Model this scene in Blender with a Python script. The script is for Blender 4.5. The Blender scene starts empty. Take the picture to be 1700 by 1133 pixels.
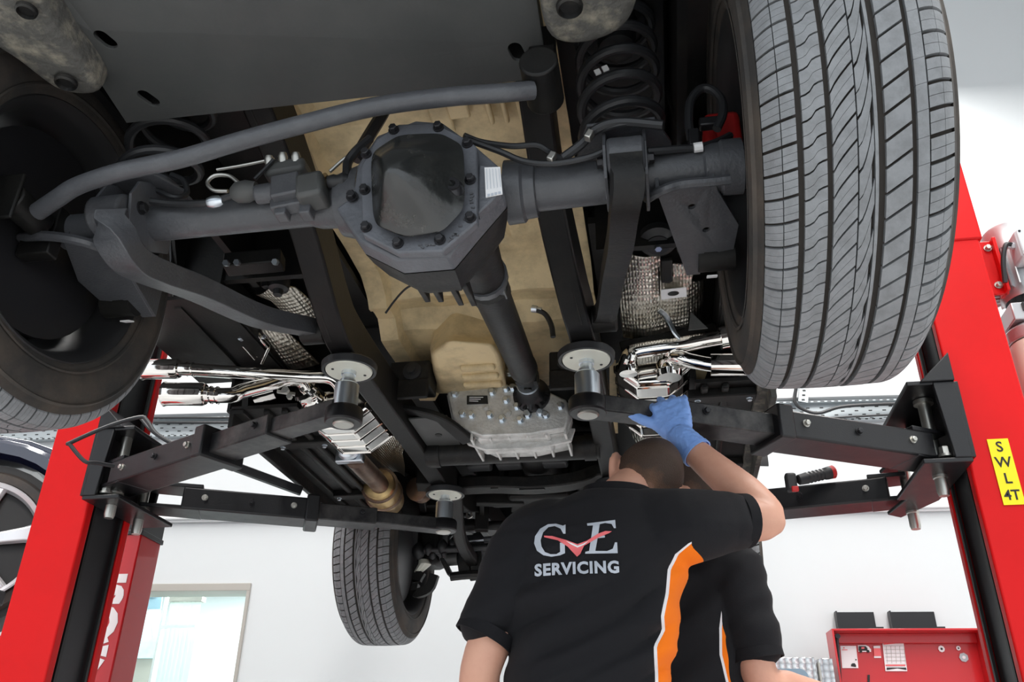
import bpy, math, random
import numpy as np
from mathutils import Vector, Matrix, Euler
from mathutils.bvhtree import BVHTree

SC = bpy.context.scene
COL = SC.collection
V = Vector
PI = math.pi
random.seed(7)

# ------------------------------------------------------------------ camera, world, lights, exposure
CAM_LOC = (0.4807, -1.2712, 0.85)
cam_data = bpy.data.cameras.new('camera')
cam_data.sensor_width = 36.0
cam_data.lens = 1438.8 / 1700 * 36.0
cam_data.clip_start = 0.02
cam = bpy.data.objects.new('camera', cam_data)
COL.objects.link(cam)
r_ = V((0.98599839, 0.16629211, 0.01241412)); u_ = V((0.06706018, -0.46357753, 0.88351503)); f_ = V((-0.15267649, 0.8703119, 0.46823828))
cam.matrix_world = Matrix.Translation(CAM_LOC) @ Matrix((r_, u_, -f_)).transposed().to_4x4()
SC.camera = cam
SC.view_settings.view_transform = 'Standard'
SC.view_settings.look = 'None'
SC.view_settings.gamma = 1.0
SC.view_settings.use_curve_mapping = False
SC.view_settings.exposure = -1.12

world = bpy.data.worlds.new('overcast_sky')
SC.world = world
world.use_nodes = True
bg = world.node_tree.nodes['Background']
bg.inputs[0].default_value = (0.86, 0.93, 1.0, 1)
bg.inputs[1].default_value = 3.0

def area(name, loc, size, power, rot=(0, 0, 0), col=(1, 0.98, 0.95)):
    l = bpy.data.lights.new(name, 'AREA')
    l.shape = 'RECTANGLE'; l.size, l.size_y = size; l.energy = power; l.color = col
    o = bpy.data.objects.new(name, l); COL.objects.link(o)
    o.location = loc; o.rotation_euler = rot
    return o
for i, (x, y, p) in enumerate([(-3.6, 0.0, 460), (3.3, 0.4, 460), (-3.2, 3.4, 380), (2.6, 3.4, 380), (-1.2, -3.2, 520), (2.0, -3.2, 520)]):
    area('ceiling_lamp', (x, y, 6.6), (0.5, 3.0), p)

# ------------------------------------------------------------------ materials
def rgb(h):
    h = h.lstrip('#'); c = [int(h[i:i + 2], 16) / 255 for i in (0, 2, 4)]
    return tuple(x / 12.92 if x <= 0.04045 else ((x + 0.055) / 1.055) ** 2.4 for x in c)

def mat(name, col, rough=0.5, metal=0.0, col2=None, vs=6.0, lo=0.4, hi=0.65, bump=0.0, bs=80.0, rvar=0.0, coat=0.0, spec=0.5, extra=None):
    m = bpy.data.materials.new(name); m.use_nodes = True
    nt = m.node_tree; N = nt.nodes; L = nt.links; b = N['Principled BSDF']
    b.inputs['Base Color'].default_value = (*col, 1); b.inputs['Roughness'].default_value = rough
    b.inputs['Metallic'].default_value = metal; b.inputs['Coat Weight'].default_value = coat
    b.inputs['Specular IOR Level'].default_value = spec
    tc = N.new('ShaderNodeTexCoord')
    if col2 or rvar:
        n = N.new('ShaderNodeTexNoise'); n.inputs['Scale'].default_value = vs; n.inputs['Detail'].default_value = 7; n.inputs['Roughness'].default_value = 0.65
        L.new(tc.outputs['Object'], n.inputs['Vector'])
        r = N.new('ShaderNodeValToRGB'); r.color_ramp.elements[0].position = lo; r.color_ramp.elements[1].position = hi
        L.new(n.outputs['Fac'], r.inputs[0])
        if col2:
            r.color_ramp.elements[0].color = (*col, 1); r.color_ramp.elements[1].color = (*col2, 1)
            L.new(r.outputs[0], b.inputs['Base Color'])
        if rvar:
            mr = N.new('ShaderNodeMapRange'); mr.inputs['To Min'].default_value = rough; mr.inputs['To Max'].default_value = min(1, rough + rvar)
            L.new(n.outputs['Fac'], mr.inputs['Value']); L.new(mr.outputs[0], b.inputs['Roughness'])
    if bump:
        n2 = N.new('ShaderNodeTexNoise'); n2.inputs['Scale'].default_value = bs; n2.inputs['Detail'].default_value = 5
        L.new(tc.outputs['Object'], n2.inputs['Vector'])
        bp = N.new('ShaderNodeBump'); bp.inputs['Strength'].default_value = bump; bp.inputs['Distance'].default_value = 0.01
        L.new(n2.outputs['Fac'], bp.inputs['Height']); L.new(bp.outputs[0], b.inputs['Normal'])
    if extra: extra(nt, b, tc)
    return m

def dimples(scale, dist=0.004, strength=0.9):
    def f(nt, b, tc):
        mp = nt.nodes.new('ShaderNodeMapping'); mp.inputs['Scale'].default_value = (1, .45, 1); nt.links.new(tc.outputs['Object'], mp.inputs['Vector'])
        v = nt.nodes.new('ShaderNodeTexVoronoi'); v.inputs['Scale'].default_value = scale; v.inputs['Randomness'].default_value = 0.12
        nt.links.new(mp.outputs[0], v.inputs['Vector'])
        bp = nt.nodes.new('ShaderNodeBump'); bp.inputs['Strength'].default_value = strength; bp.inputs['Distance'].default_value = dist
        nt.links.new(v.outputs['Distance'], bp.inputs['Height']); nt.links.new(bp.outputs[0], b.inputs['Normal'])
    return f
def turned(nt, b, tc):
    v = nt.nodes.new('ShaderNodeTexVoronoi'); v.inputs['Scale'].default_value = 26; v.inputs['Randomness'].default_value = 0.15
    nt.links.new(tc.outputs['Object'], v.inputs['Vector'])
    r = nt.nodes.new('ShaderNodeValToRGB'); r.color_ramp.elements[0].color = (0.95, 0.95, 0.95, 1); r.color_ramp.elements[1].color = (0.3, 0.3, 0.31, 1); r.color_ramp.elements[1].position = 0.75
    nt.links.new(v.outputs['Distance'], r.inputs[0]); nt.links.new(r.outputs[0], b.inputs['Base Color'])
    bp = nt.nodes.new('ShaderNodeBump'); bp.inputs['Strength'].default_value = 0.6; bp.inputs['Distance'].default_value = 0.01
    nt.links.new(v.outputs['Distance'], bp.inputs['Height']); nt.links.new(bp.outputs[0], b.inputs['Normal'])

MT = dict(
    wall=mat('white_wall_paint', (0.62, 0.645, 0.655), 0.6, bump=0.02, bs=200),
    floor=mat('grey_resin_floor', (0.56, 0.565, 0.57), 0.3, col2=(0.50, 0.505, 0.51), vs=2),
    ceil=mat('white_ceiling', (0.8, 0.8, 0.8), 0.7),
    trim=mat('grey_trim', rgb('#a8a49d'), 0.5),
    red=mat('red_gloss_paint', (0.66, 0.006, 0.007), 0.38, coat=0.05, spec=.18, col2=(0.61, 0.0055, 0.006), vs=3),
    red2=mat('red_tool_paint', (0.50, 0.008, 0.012), 0.3, coat=0.3),
    black=mat('black_powder_coat', (0.006, 0.006, 0.0075), 0.28, rvar=0.2, vs=14, bump=0.05, bs=250),
    slot=mat('black_plastic_strip', (0.018, 0.019, 0.021), 0.42),
    worn=mat('worn_black_steel', (0.02, 0.02, 0.022), 0.38, metal=0.5, col2=(0.11, 0.105, 0.10), vs=9, lo=0.45, hi=0.75),
    chassis=mat('black_chassis_paint', (0.005, 0.005, 0.0055), 0.40, col2=(0.013, 0.0125, 0.011), vs=9, rvar=0.15, bump=0.06, bs=140, spec=0.3),
    dust=mat('dusty_black_paint', (0.008, 0.008, 0.008), 0.5, col2=(0.04, 0.036, 0.029), vs=14, lo=0.48, hi=0.8, bump=0.1, bs=110, spec=0.35),
    flange=mat('grey_flange_paint', (0.115, 0.122, 0.138), 0.4, col2=(0.085, 0.09, 0.10), vs=16, bump=0.15, bs=120),
    axle=mat('axle_paint', (0.070, 0.073, 0.080), 0.36, col2=(0.095, 0.099, 0.107), vs=20, lo=.5, hi=.75, bump=0.12, bs=160),
    cover=mat('gloss_cover_paint', (0.015, 0.0165, 0.016), 0.2, col2=(0.055, 0.052, 0.044), vs=22, lo=0.55, hi=0.8, rvar=.12, bump=0.12, bs=48, spec=.8),
    bare=mat('grey_painted_plate', (0.062, 0.065, 0.064), 0.5, col2=(0.076, 0.078, 0.076), vs=5, bump=0.04, bs=120),
    casting=mat('dirty_casting', (0.09, 0.088, 0.08), 0.7, col2=(0.34, 0.31, 0.24), vs=24, lo=0.48, hi=0.78, bump=0.5, bs=60),
    cream=mat('cream_underbody_coat', (0.78, 0.62, 0.36), 0.55, col2=(0.30, 0.235, 0.135), vs=6, lo=0.44, hi=0.76, bump=0.25, bs=40),  # patchy grime, its dark tone deepened to suggest shade on the floor pan
    alu=mat('cast_aluminium', (0.74, 0.74, 0.72), 0.45, metal=0.55, col2=(0.50, 0.50, 0.48), vs=18, bump=0.2, bs=120),
    chrome=mat('polished_steel', (0.86, 0.84, 0.80), 0.06, metal=1.0),
    zinc=mat('zinc_plated_steel', (0.72, 0.78, 0.84), 0.25, metal=1.0, rvar=0.1, vs=12),
    bolt=mat('dark_bolt', (0.03, 0.03, 0.033), 0.35, metal=0.5),
    pin=mat('bare_steel_pin', (0.55, 0.54, 0.50), 0.3, metal=1.0, rvar=0.2, vs=15),
    padcap=mat('pale_pad_steel', (0.80, 0.80, 0.70), 0.45, metal=0.2),
    shield=mat('embossed_heat_shield', (0.70, 0.66, 0.58), 0.28, metal=1.0, extra=dimples(120)),
    rusty=mat('heat_tinted_pipe', (0.20, 0.13, 0.10), 0.4, metal=0.8, col2=(0.34, 0.24, 0.17), vs=12),
    gold=mat('heat_tinted_catalyst', (0.62, 0.44, 0.20), 0.32, metal=0.9, col2=(0.34, 0.22, 0.12), vs=10),
    rubber=mat('tyre_sidewall_rubber', (0.030, 0.028, 0.026), 0.75, col2=(0.085, 0.066, 0.05), vs=7, lo=0.42, hi=0.75, bump=0.1, bs=120),
    groove=mat('tyre_groove_rubber', (0.040, 0.034, 0.029), 0.85),
    tread=mat('worn_tread_rubber', (0.235, 0.245, 0.255), 0.6, col2=(0.18, 0.187, 0.193), vs=40, bump=0.1, bs=300),
    rim=mat('dark_wheel_paint', (0.018, 0.018, 0.019), 0.55),
    hose=mat('rubber_hose', (0.02, 0.021, 0.023), 0.45),
    caliper=mat('red_caliper', (0.55, 0.02, 0.02), 0.4),
    white=mat('white_print', (0.85, 0.85, 0.85), 0.5),
    silverw=mat('silver_wheel', (0.74, 0.75, 0.77), 0.3, metal=0.6),
    navy=mat('navy_car_paint', (0.010, 0.013, 0.035), 0.12, coat=1.0, spec=0.8),
    yellow=mat('yellow_sticker', (0.95, 0.78, 0.0), 0.45),
    inkblack=mat('black_print', (0.006, 0.006, 0.006), 0.5),
    greyprint=mat('grey_print', (0.50, 0.54, 0.60), 0.6),
    pinkprint=mat('coral_print', (0.85, 0.16, 0.17), 0.55),
    motor=mat('silver_motor_casting', (0.55, 0.56, 0.57), 0.35, metal=0.7),
    boxgrey=mat('light_grey_plastic', (0.62, 0.64, 0.66), 0.45),
    tank=mat('translucent_tank_plastic', (0.72, 0.62, 0.52), 0.4),
    galv=mat('galvanised_tray', (0.42, 0.46, 0.48), 0.4, metal=0.35),
    skin=mat('skin', (0.74, 0.40, 0.28), 0.48, col2=(0.62, 0.30, 0.21), vs=9, lo=0.35, hi=0.8, bump=0.05, bs=180),
    hair=mat('short_brown_hair', (0.030, 0.015, 0.009), 0.65, col2=(0.085, 0.045, 0.025), vs=30, bump=0.7, bs=350),
    hairfade=mat('shaved_brown_hair', (0.22, 0.12, 0.075), 0.65, col2=(0.10, 0.055, 0.033), vs=16, bump=0.5, bs=400),
    glove=mat('blue_nitrile', (0.27, 0.48, 1.0), 0.42, bump=0.25, bs=35),
    shoe=mat('black_boot_leather', (0.015, 0.014, 0.013), 0.5),
    cloth2=mat('plain_black_cloth', (0.0095, 0.0095, 0.0115), 0.85, spec=0.25, bump=0.15, bs=450),
    trouser=mat('dark_work_cloth', (0.014, 0.014, 0.017), 0.85, bump=0.2, bs=30),
    paper=mat('white_paper', (0.86, 0.87, 0.88), 0.6),
    turned=mat('engine_turned_metal', (0.8, 0.8, 0.8), 0.25, metal=1.0, extra=turned),
    slate=mat('dull_blue_panel', rgb('#7f95a5'), 0.3),
    blind=mat('pale_blind_fabric', (0.74, 0.82, 0.78), 0.7),
    poster=mat('pale_blue_poster', (0.36, 0.60, 0.72), 0.4, col2=(0.70, 0.84, 0.88), vs=1.6, lo=0.35, hi=0.6),
    posterdark=mat('slate_poster', (0.17, 0.26, 0.32), 0.4),
    torchblack=mat('black_grip_rubber', (0.02, 0.02, 0.022), 0.5),
)
def glass_mat():
    m = bpy.data.materials.new('window_glass'); m.use_nodes = True
    b = m.node_tree.nodes['Principled BSDF']
    b.inputs['Base Color'].default_value = (0.93, 1.0, 0.98, 1); b.inputs['Roughness'].default_value = 0.0
    b.inputs['Transmission Weight'].default_value = 1.0; b.inputs['IOR'].default_value = 1.05
    return m
MT['glass'] = glass_mat()
def cloth_mat():
    """black shirt cloth; the vertex attribute 'panel' is the distance into the orange side panel, with a white piping at its edge"""
    m = bpy.data.materials.new('black_polo_cloth'); m.use_nodes = True
    nt = m.node_tree; N = nt.nodes; L = nt.links; b = N['Principled BSDF']; b.inputs['Roughness'].default_value = 0.85
    b.inputs['Specular IOR Level'].default_value = 0.25
    b.inputs['Sheen Weight'].default_value = 0.03
    a = N.new('ShaderNodeAttribute'); a.attribute_name = 'panel'
    r = N.new('ShaderNodeValToRGB'); r.color_ramp.interpolation = 'CONSTANT'
    e = r.color_ramp.elements; e[0].color = (0.0095, 0.0095, 0.0115, 1)
    e[1].position = 0.5; e[1].color = (0.80, 0.78, 0.80, 1)
    x = e.new(0.53); x.color = (0.95, 0.20, 0.006, 1)
    mr = N.new('ShaderNodeMapRange'); mr.inputs['From Min'].default_value = -0.1; mr.inputs['From Max'].default_value = 0.1
    L.new(a.outputs['Fac'], mr.inputs['Value']); L.new(mr.outputs[0], r.inputs[0])
    a2 = N.new('ShaderNodeAttribute'); a2.attribute_name = 'side'; gt = N.new('ShaderNodeMath'); gt.operation = 'GREATER_THAN'; gt.inputs[1].default_value = 0.0
    L.new(a2.outputs['Fac'], gt.inputs[0]); mx = N.new('ShaderNodeMix'); mx.data_type = 'RGBA'; mx.inputs[6].default_value = (0.0095, 0.0095, 0.0115, 1)
    L.new(gt.outputs[0], mx.inputs[0]); L.new(r.outputs[0], mx.inputs[7]); L.new(mx.outputs[2], b.inputs['Base Color'])
    tc = N.new('ShaderNodeTexCoord'); n = N.new('ShaderNodeTexNoise'); n.inputs['Scale'].default_value = 450
    L.new(tc.outputs['Object'], n.inputs['Vector'])
    bp = N.new('ShaderNodeBump'); bp.inputs['Strength'].default_value = 0.25; bp.inputs['Distance'].default_value = 0.002
    L.new(n.outputs['Fac'], bp.inputs['Height']); L.new(bp.outputs[0], b.inputs['Normal'])
    return m
MT['cloth'] = cloth_mat()
def hair_mat():
    """short hair fading to bare skin; the vertex attribute 'fade' is the hair's length"""
    m = bpy.data.materials.new('short_faded_hair'); m.use_nodes = True
    nt = m.node_tree; N = nt.nodes; L = nt.links; b = N['Principled BSDF']; b.inputs['Roughness'].default_value = 0.6
    a = N.new('ShaderNodeAttribute'); a.attribute_name = 'fade'; tc = N.new('ShaderNodeTexCoord')
    n = N.new('ShaderNodeTexNoise'); n.inputs['Scale'].default_value = 55; n.inputs['Detail'].default_value = 8; L.new(tc.outputs['Object'], n.inputs['Vector'])
    ma = N.new('ShaderNodeMath'); ma.operation = 'MULTIPLY_ADD'; ma.inputs[1].default_value = 0.55; L.new(n.outputs['Fac'], ma.inputs[0])
    ms = N.new('ShaderNodeMath'); ms.operation = 'SUBTRACT'; ms.inputs[1].default_value = 0.275; L.new(a.outputs['Fac'], ms.inputs[0]); L.new(ms.outputs[0], ma.inputs[2])
    r = N.new('ShaderNodeValToRGB'); e = r.color_ramp.elements; e[0].position = 0.12; e[0].color = (0.70, 0.37, 0.26, 1); e[1].position = 0.85; e[1].color = (0.055, 0.031, 0.020, 1)
    x = e.new(0.42); x.color = (0.20, 0.10, 0.055, 1)
    L.new(ma.outputs[0], r.inputs[0]); L.new(r.outputs[0], b.inputs['Base Color'])
    n2 = N.new('ShaderNodeTexNoise'); n2.inputs['Scale'].default_value = 380; L.new(tc.outputs['Object'], n2.inputs['Vector'])
    bp = N.new('ShaderNodeBump'); bp.inputs['Strength'].default_value = 0.6; bp.inputs['Distance'].default_value = 0.006
    L.new(n2.outputs['Fac'], bp.inputs['Height']); L.new(bp.outputs[0], b.inputs['Normal'])
    return m
MT['hair'] = hair_mat()

# ------------------------------------------------------------------ mesh helpers (all points in world space)
WP = {}                                                   # world position of every object that can be a parent
def perp(d, up=(0, 0, 1)):
    d = V(d).normalized(); u = V(up)
    if abs(d.dot(u)) > 0.98: u = V((0, 1, 0)) if abs(d.y) < 0.9 else V((1, 0, 0))
    s = d.cross(u).normalized(); return s, s.cross(d).normalized()

class MB:
    def __init__(self): self.v = []; self.f = []; self.m = []
    def add(self, vs, fs, mi=0):
        b = len(self.v); self.v += [tuple(p) for p in vs]; self.f += [tuple(b + i for i in q) for q in fs]; self.m += [mi] * len(fs)
        return self
    def box(self, c, s, rz=0.0, R=None, mi=0):
        R = R or Matrix.Rotation(rz, 3, 'Z'); c = V(c); h = V(s) / 2
        vs = [c + R @ V((sx * h.x, sy * h.y, sz * h.z)) for sx in (-1, 1) for sy in (-1, 1) for sz in (-1, 1)]
        return self.add(vs, [(0, 1, 3, 2), (4, 6, 7, 5), (0, 4, 5, 1), (2, 3, 7, 6), (0, 2, 6, 4), (1, 5, 7, 3)], mi)
    def beam(self, p0, p1, w, h, up=(0, 0, 1), w1=None, h1=None, mi=0):
        p0, p1 = V(p0), V(p1); s, u = perp(p1 - p0, up); vs = []
        for p, ww, hh in ((p0, w, h), (p1, w1 or w, h1 or h)):
            vs += [p - s * ww / 2 - u * hh / 2, p + s * ww / 2 - u * hh / 2, p + s * ww / 2 + u * hh / 2, p - s * ww / 2 + u * hh / 2]
        return self.add(vs, [(0, 3, 2, 1), (4, 5, 6, 7), (0, 1, 5, 4), (1, 2, 6, 5), (2, 3, 7, 6), (3, 0, 4, 7)], mi)
    def sweep(self, pts, w, h, up=(0, 0, 1), mi=0):           # rectangular section along a path
        pts = [V(p) for p in pts]; n = len(pts); vs = []; fs = []
        for i, p in enumerate(pts):
            d = (pts[min(i + 1, n - 1)] - pts[max(i - 1, 0)]); s, u = perp(d, up)
            ww = w[i] if isinstance(w, (list, tuple)) else w; hh = h[i] if isinstance(h, (list, tuple)) else h
            vs += [p - s * ww / 2 - u * hh / 2, p + s * ww / 2 - u * hh / 2, p + s * ww / 2 + u * hh / 2, p - s * ww / 2 + u * hh / 2]
        for i in range(n - 1):
            a = i * 4
            for k in range(4): fs.append((a + k, a + (k + 1) % 4, a + 4 + (k + 1) % 4, a + 4 + k))
        fs += [(0, 3, 2, 1), (n * 4 - 4, n * 4 - 3, n * 4 - 2, n * 4 - 1)]
        return self.add(vs, fs, mi)
    def tube(self, pts, r, n=12, cap=True, flat=1.0, up=(0, 0, 1), mi=0):
        pts = [V(p) for p in pts]; k = len(pts); vs = []; fs = []; s = None
        for i, p in enumerate(pts):
            d = (pts[min(i + 1, k - 1)] - pts[max(i - 1, 0)]).normalized()
            if s is None: s, u = perp(d, up)
            else:
                s = (s - d * s.dot(d)).normalized()
                u = s.cross(d)
            rr = r[i] if isinstance(r, (list, tuple)) else r
            vs += [p + s * math.cos(a) * rr + u * math.sin(a) * rr * flat for a in (2 * PI * j / n for j in range(n))]
        for i in range(k - 1):
            for j in range(n):
                a = i * n + j; b2 = i * n + (j + 1) % n; fs.append((a, b2, b2 + n, a + n))
        if cap: fs += [tuple(range(n))[::-1], tuple(range((k - 1) * n, k * n))]
        return self.add(vs, fs, mi)
    def lathe(self, p0, d, prof, n=24, cap=True, mi=0, up=(0, 0, 1)):     # prof: (distance along d, radius)
        p0 = V(p0); d = V(d).normalized(); s, u = perp(d, up); vs = []; fs = []; k = len(prof)
        for t, r in prof: vs += [p0 + d * t + s * math.cos(2 * PI * j / n) * r + u * math.sin(2 * PI * j / n) * r for j in range(n)]
        for i in range(k - 1):
            for j in range(n):
                a = i * n + j; b2 = i * n + (j + 1) % n; fs.append((a, b2, b2 + n, a + n))
        if cap: fs += [tuple(range(n))[::-1], tuple(range((k - 1) * n, k * n))]
        return self.add(vs, fs, mi)
    def prism(self, poly, vec, mi=0):
        n = len(poly); vec = V(vec); vs = [V(p) for p in poly] + [V(p) + vec for p in poly]
        fs = [tuple(range(n))[::-1], tuple(range(n, 2 * n))] + [(i, (i + 1) % n, n + (i + 1) % n, n + i) for i in range(n)]
        return self.add(vs, fs, mi)
    def loft(self, rings, cap=True, mi=0, closed=True):
        n = len(rings[0]); vs = [p for r in rings for p in r]; fs = []
        for i in range(len(rings) - 1):
            for j in range(n if closed else n - 1):
                a = i * n + j; b2 = i * n + (j + 1) % n; fs.append((a, b2, b2 + n, a + n))
        if cap: fs += [tuple(range(n))[::-1], tuple(range((len(rings) - 1) * n, len(rings) * n))]
        return self.add(vs, fs, mi)
    def sheet(self, grid, th, nrm=(0, 0, 1), mi=0):           # a grid of points given a thickness along nrm
        nr, nc = len(grid), len(grid[0]); nrm = V(nrm) * th
        vs = [V(p) for r in grid for p in r]; vs += [p + nrm for p in vs]; o = nr * nc; fs = []
        for i in range(nr - 1):
            for j in range(nc - 1):
                a = i * nc + j; q = (a, a + 1, a + nc + 1, a + nc); fs += [q[::-1], tuple(o + k for k in q)]
        rim = [j for j in range(nc)] + [i * nc + nc - 1 for i in range(1, nr)] + [(nr - 1) * nc + j for j in range(nc - 2, -1, -1)] + [i * nc for i in range(nr - 2, 0, -1)]
        for a, b2 in zip(rim, rim[1:] + rim[:1]): fs.append((a, b2, o + b2, o + a))
        return self.add(vs, fs, mi)
    def mesh(self, name):
        m = bpy.data.meshes.new(name); m.from_pydata(self.v, [], self.f); return m

def empty(name, loc, parent=None):
    o = bpy.data.objects.new(name, None); COL.objects.link(o); o.empty_display_size = 0.1
    pw = WP[parent.name] if parent else V((0, 0, 0))
    o.location = V(loc) - pw; o.parent = parent; WP[o.name] = V(loc)
    return o
def finish(me, mats, smooth=0.6):
    for m in (mats if isinstance(mats, (list, tuple)) else [mats]): me.materials.append(MT[m] if isinstance(m, str) else m)
    if smooth:
        me.polygons.foreach_set('use_smooth', [True] * len(me.polygons)); me.set_sharp_from_angle(angle=smooth)
def obj(name, mb, mats, parent=None, bevel=0.0, smooth=0.6, label=None, seg=2, kind=None, fixn=True):
    vs = mb.v; lo = [min(p[i] for p in vs) for i in range(3)]; hi = [max(p[i] for p in vs) for i in range(3)]
    c = V([(lo[i] + hi[i]) / 2 for i in range(3)])
    if parent is None: c.z = lo[2]
    mb.v = [tuple(V(p) - c) for p in vs]
    me = mb.mesh(name)
    me.polygons.foreach_set('material_index', mb.m)
    if fixn:
        import bmesh
        bm = bmesh.new(); bm.from_mesh(me); bmesh.ops.recalc_face_normals(bm, faces=bm.faces[:]); bm.to_mesh(me); bm.free()
    finish(me, mats, smooth)
    o = bpy.data.objects.new(name, me); COL.objects.link(o)
    pw = WP[parent.name] if parent else V((0, 0, 0))
    o.parent = parent; o.location = c - pw; WP[o.name] = c
    if bevel:
        b = o.modifiers.new('bevel', 'BEVEL'); b.width = bevel; b.segments = seg; b.limit_method = 'ANGLE'; b.angle_limit = 0.6
    if label: o['label'] = label
    if kind: o['kind'] = kind
    return o
def tag(o, label, cat, group=None):
    o['label'] = label; o['category'] = cat
    if group: o['group'] = group
    return o
def copy_at(o, loc, parent, rz=None):                      # another instance of a part, sharing its mesh
    c = o.copy(); COL.objects.link(c); pw = WP[parent.name] if parent else V((0, 0, 0))
    c.parent = parent; c.location = V(loc) - pw; WP[c.name] = V(loc)
    if rz is not None: c.rotation_euler = (0, 0, rz)
    return c
def repeat(name, mb, mats, parent, places, centre, **k):    # one piece built around 'centre', then copies at the other places
    o = obj(name, mb, mats, parent, **k); d = WP[o.name] - V(centre); out = [o]
    o.location = V(places[0]) + d - WP[parent.name]; WP[o.name] = V(places[0]) + d
    for p in places[1:]: out.append(copy_at(o, V(p) + d, parent))
    return out
def structure(o): o['kind'] = 'structure'; return o
def bez(pts, n=8):                                          # smooth path through points (Catmull-Rom)
    P = [V(p) for p in pts]; P = [P[0] * 2 - P[1]] + P + [P[-1] * 2 - P[-2]]; out = []
    for i in range(1, len(P) - 2):
        for k in range(n):
            t = k / n; a, b, c, d = P[i - 1:i + 3]
            out.append(0.5 * ((2 * b) + (c - a) * t + (2 * a - 5 * b + 4 * c - d) * t * t + (3 * b - a - 3 * c + d) * t ** 3))
    return out + [P[-2]]
def hexbolt(c, d, r, h, washer=True):
    m = MB()
    if washer: m.lathe(c, d, [(0, r * 1.35), (h * 0.25, r * 1.35)], 14)
    m.lathe(V(c) + V(d).normalized() * (h * 0.2), d, [(0, r), (h * 0.75, r), (h * 0.85, r * 0.8)], 6)
    return m
def text_mesh(body, size, bold=0.0, extrude=0.0, align='CENTER', space=1.0):
    cu = bpy.data.curves.new('lettering', 'FONT'); cu.body = body; cu.size = size; cu.offset = bold; cu.extrude = extrude
    cu.align_x = align; cu.align_y = 'CENTER'; cu.space_character = space; cu.resolution_u = 3
    o = bpy.data.objects.new('lettering', cu); COL.objects.link(o)
    dg = bpy.context.evaluated_depsgraph_get(); me = bpy.data.meshes.new_from_object(o.evaluated_get(dg))
    vs = [v.co.copy() for v in me.vertices]; fs = [tuple(p.vertices) for p in me.polygons]
    bpy.data.objects.remove(o); bpy.data.curves.remove(cu); bpy.data.meshes.remove(me)
    return vs, fs
def put_text(mb, body, size, origin, ax, ay, bold=0.0, extrude=0.0004, mi=0, align='CENTER', space=1.0, sx=1.0):
    vs, fs = text_mesh(body, size, bold, extrude, align, space); ax = V(ax).normalized(); ay = V(ay).normalized(); az = ax.cross(ay)
    mb.add([V(origin) + ax * (p.x * sx) + ay * p.y + az * p.z for p in vs], fs, mi)

# ------------------------------------------------------------------ the workshop: back wall runs 4.2 degrees off the car's axis
TH = math.radians(4.2)
W0 = V((1.43, 5.0, 0)); WU = V((math.cos(TH), math.sin(TH), 0)); WN = V((math.sin(TH), -math.cos(TH), 0))
def wp(a, d, z): return W0 + WU * a + WN * d + V((0, 0, z))     # along the wall, out from it, up
def wa(p): return (V(p) - W0).dot(WU)
def wbox(mb, a0, a1, d0, d1, z0, z1, mi=0): return mb.box(wp((a0 + a1) / 2, (d0 + d1) / 2, (z0 + z1) / 2), (a1 - a0, d1 - d0, z1 - z0), rz=TH, mi=mi)
CEIL = 7.8
A_L, A_R, D_F = -9.2, 4.6, 10.5
win_r = wa((-2.464, 4.714, 2.215)); win_top = 2.218; win_l = win_r - 1.5; win_bot = 1.05
m = MB(); wbox(m, A_L, win_l, -0.2, 0, 0, CEIL); wbox(m, win_r, A_R, -0.2, 0, 0, CEIL); wbox(m, win_l, win_r, -0.2, 0, win_top, CEIL); wbox(m, win_l, win_r, -0.2, 0, 0, win_bot)
structure(obj('wall_back', m, 'wall', smooth=0))
m = MB(); wbox(m, A_L - 0.2, A_L, -0.2, D_F, 0, CEIL); structure(obj('wall_left', m, 'wall', smooth=0))
m = MB(); wbox(m, A_R, A_R + 0.2, -0.2, D_F, 0, CEIL); structure(obj('wall_right', m, 'wall', smooth=0))
m = MB(); wbox(m, A_L - 0.2, A_R + 0.2, -4.0, D_F, -0.1, 0); structure(obj('floor', m, 'floor', smooth=0))
m = MB(); wbox(m, A_L - 0.2, A_R + 0.2, -0.2, D_F, CEIL, CEIL + 0.1); structure(obj('ceiling', m, 'ceil', smooth=0))
# upper part of the open front above the big doorway
m = MB(); wbox(m, A_L - 0.2, A_R + 0.2, D_F, D_F + 0.2, 5.2, CEIL); structure(obj('wall_front', m, 'wall', smooth=0))
# window: frame round the hole, pane of glass, the white office behind it
m = MB(); wbox(m, win_l, win_r, -0.19, 0.02, win_top - 0.055, win_top)
wf = structure(obj('window_1', m, 'trim', smooth=0, bevel=0.004))
m = MB(); wbox(m, win_r - 0.022, win_r, -0.19, 0.02, win_bot, win_top - 0.055); wbox(m, win_l, win_l + 0.022, -0.19, 0.02, win_bot, win_top - 0.055); obj('window_jamb', m, 'trim', wf, smooth=0)
m = MB(); wbox(m, win_l - 0.03, win_r + 0.03, -0.19, 0.05, win_bot - 0.04, win_bot); obj('window_sill', m, 'trim', wf, smooth=0)
m = MB(); wbox(m, win_l + 0.02, win_r - 0.02, -0.1, -0.092, win_bot, win_top - 0.05); obj('pane', m, 'glass', wf, smooth=0)
OA, OB, OD = win_l - 2.6, win_r + 2.2, -3.4
m = MB(); wbox(m, OA, OB, OD - 0.1, OD, 0, 2.9); structure(obj('wall_office', m, 'wall', smooth=0))
m = MB(); wbox(m, OA - 0.1, OA, OD, -0.2, 0, 2.9); wbox(m, OB, OB + 0.1, OD, -0.2, 0, 2.9); structure(obj('wall_office_side', m, 'wall', smooth=0))
m = MB(); wbox(m, OA, OB, OD, -0.2, 2.9, 3.0); structure(obj('ceiling_office', m, 'ceil', smooth=0))
area('office_lamp', wp((win_l + win_r) / 2 + 0.2, -1.7, 2.85), (2.6, 1.6), 600, (0, 0, TH), (0.93, 1, 0.98))
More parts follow.
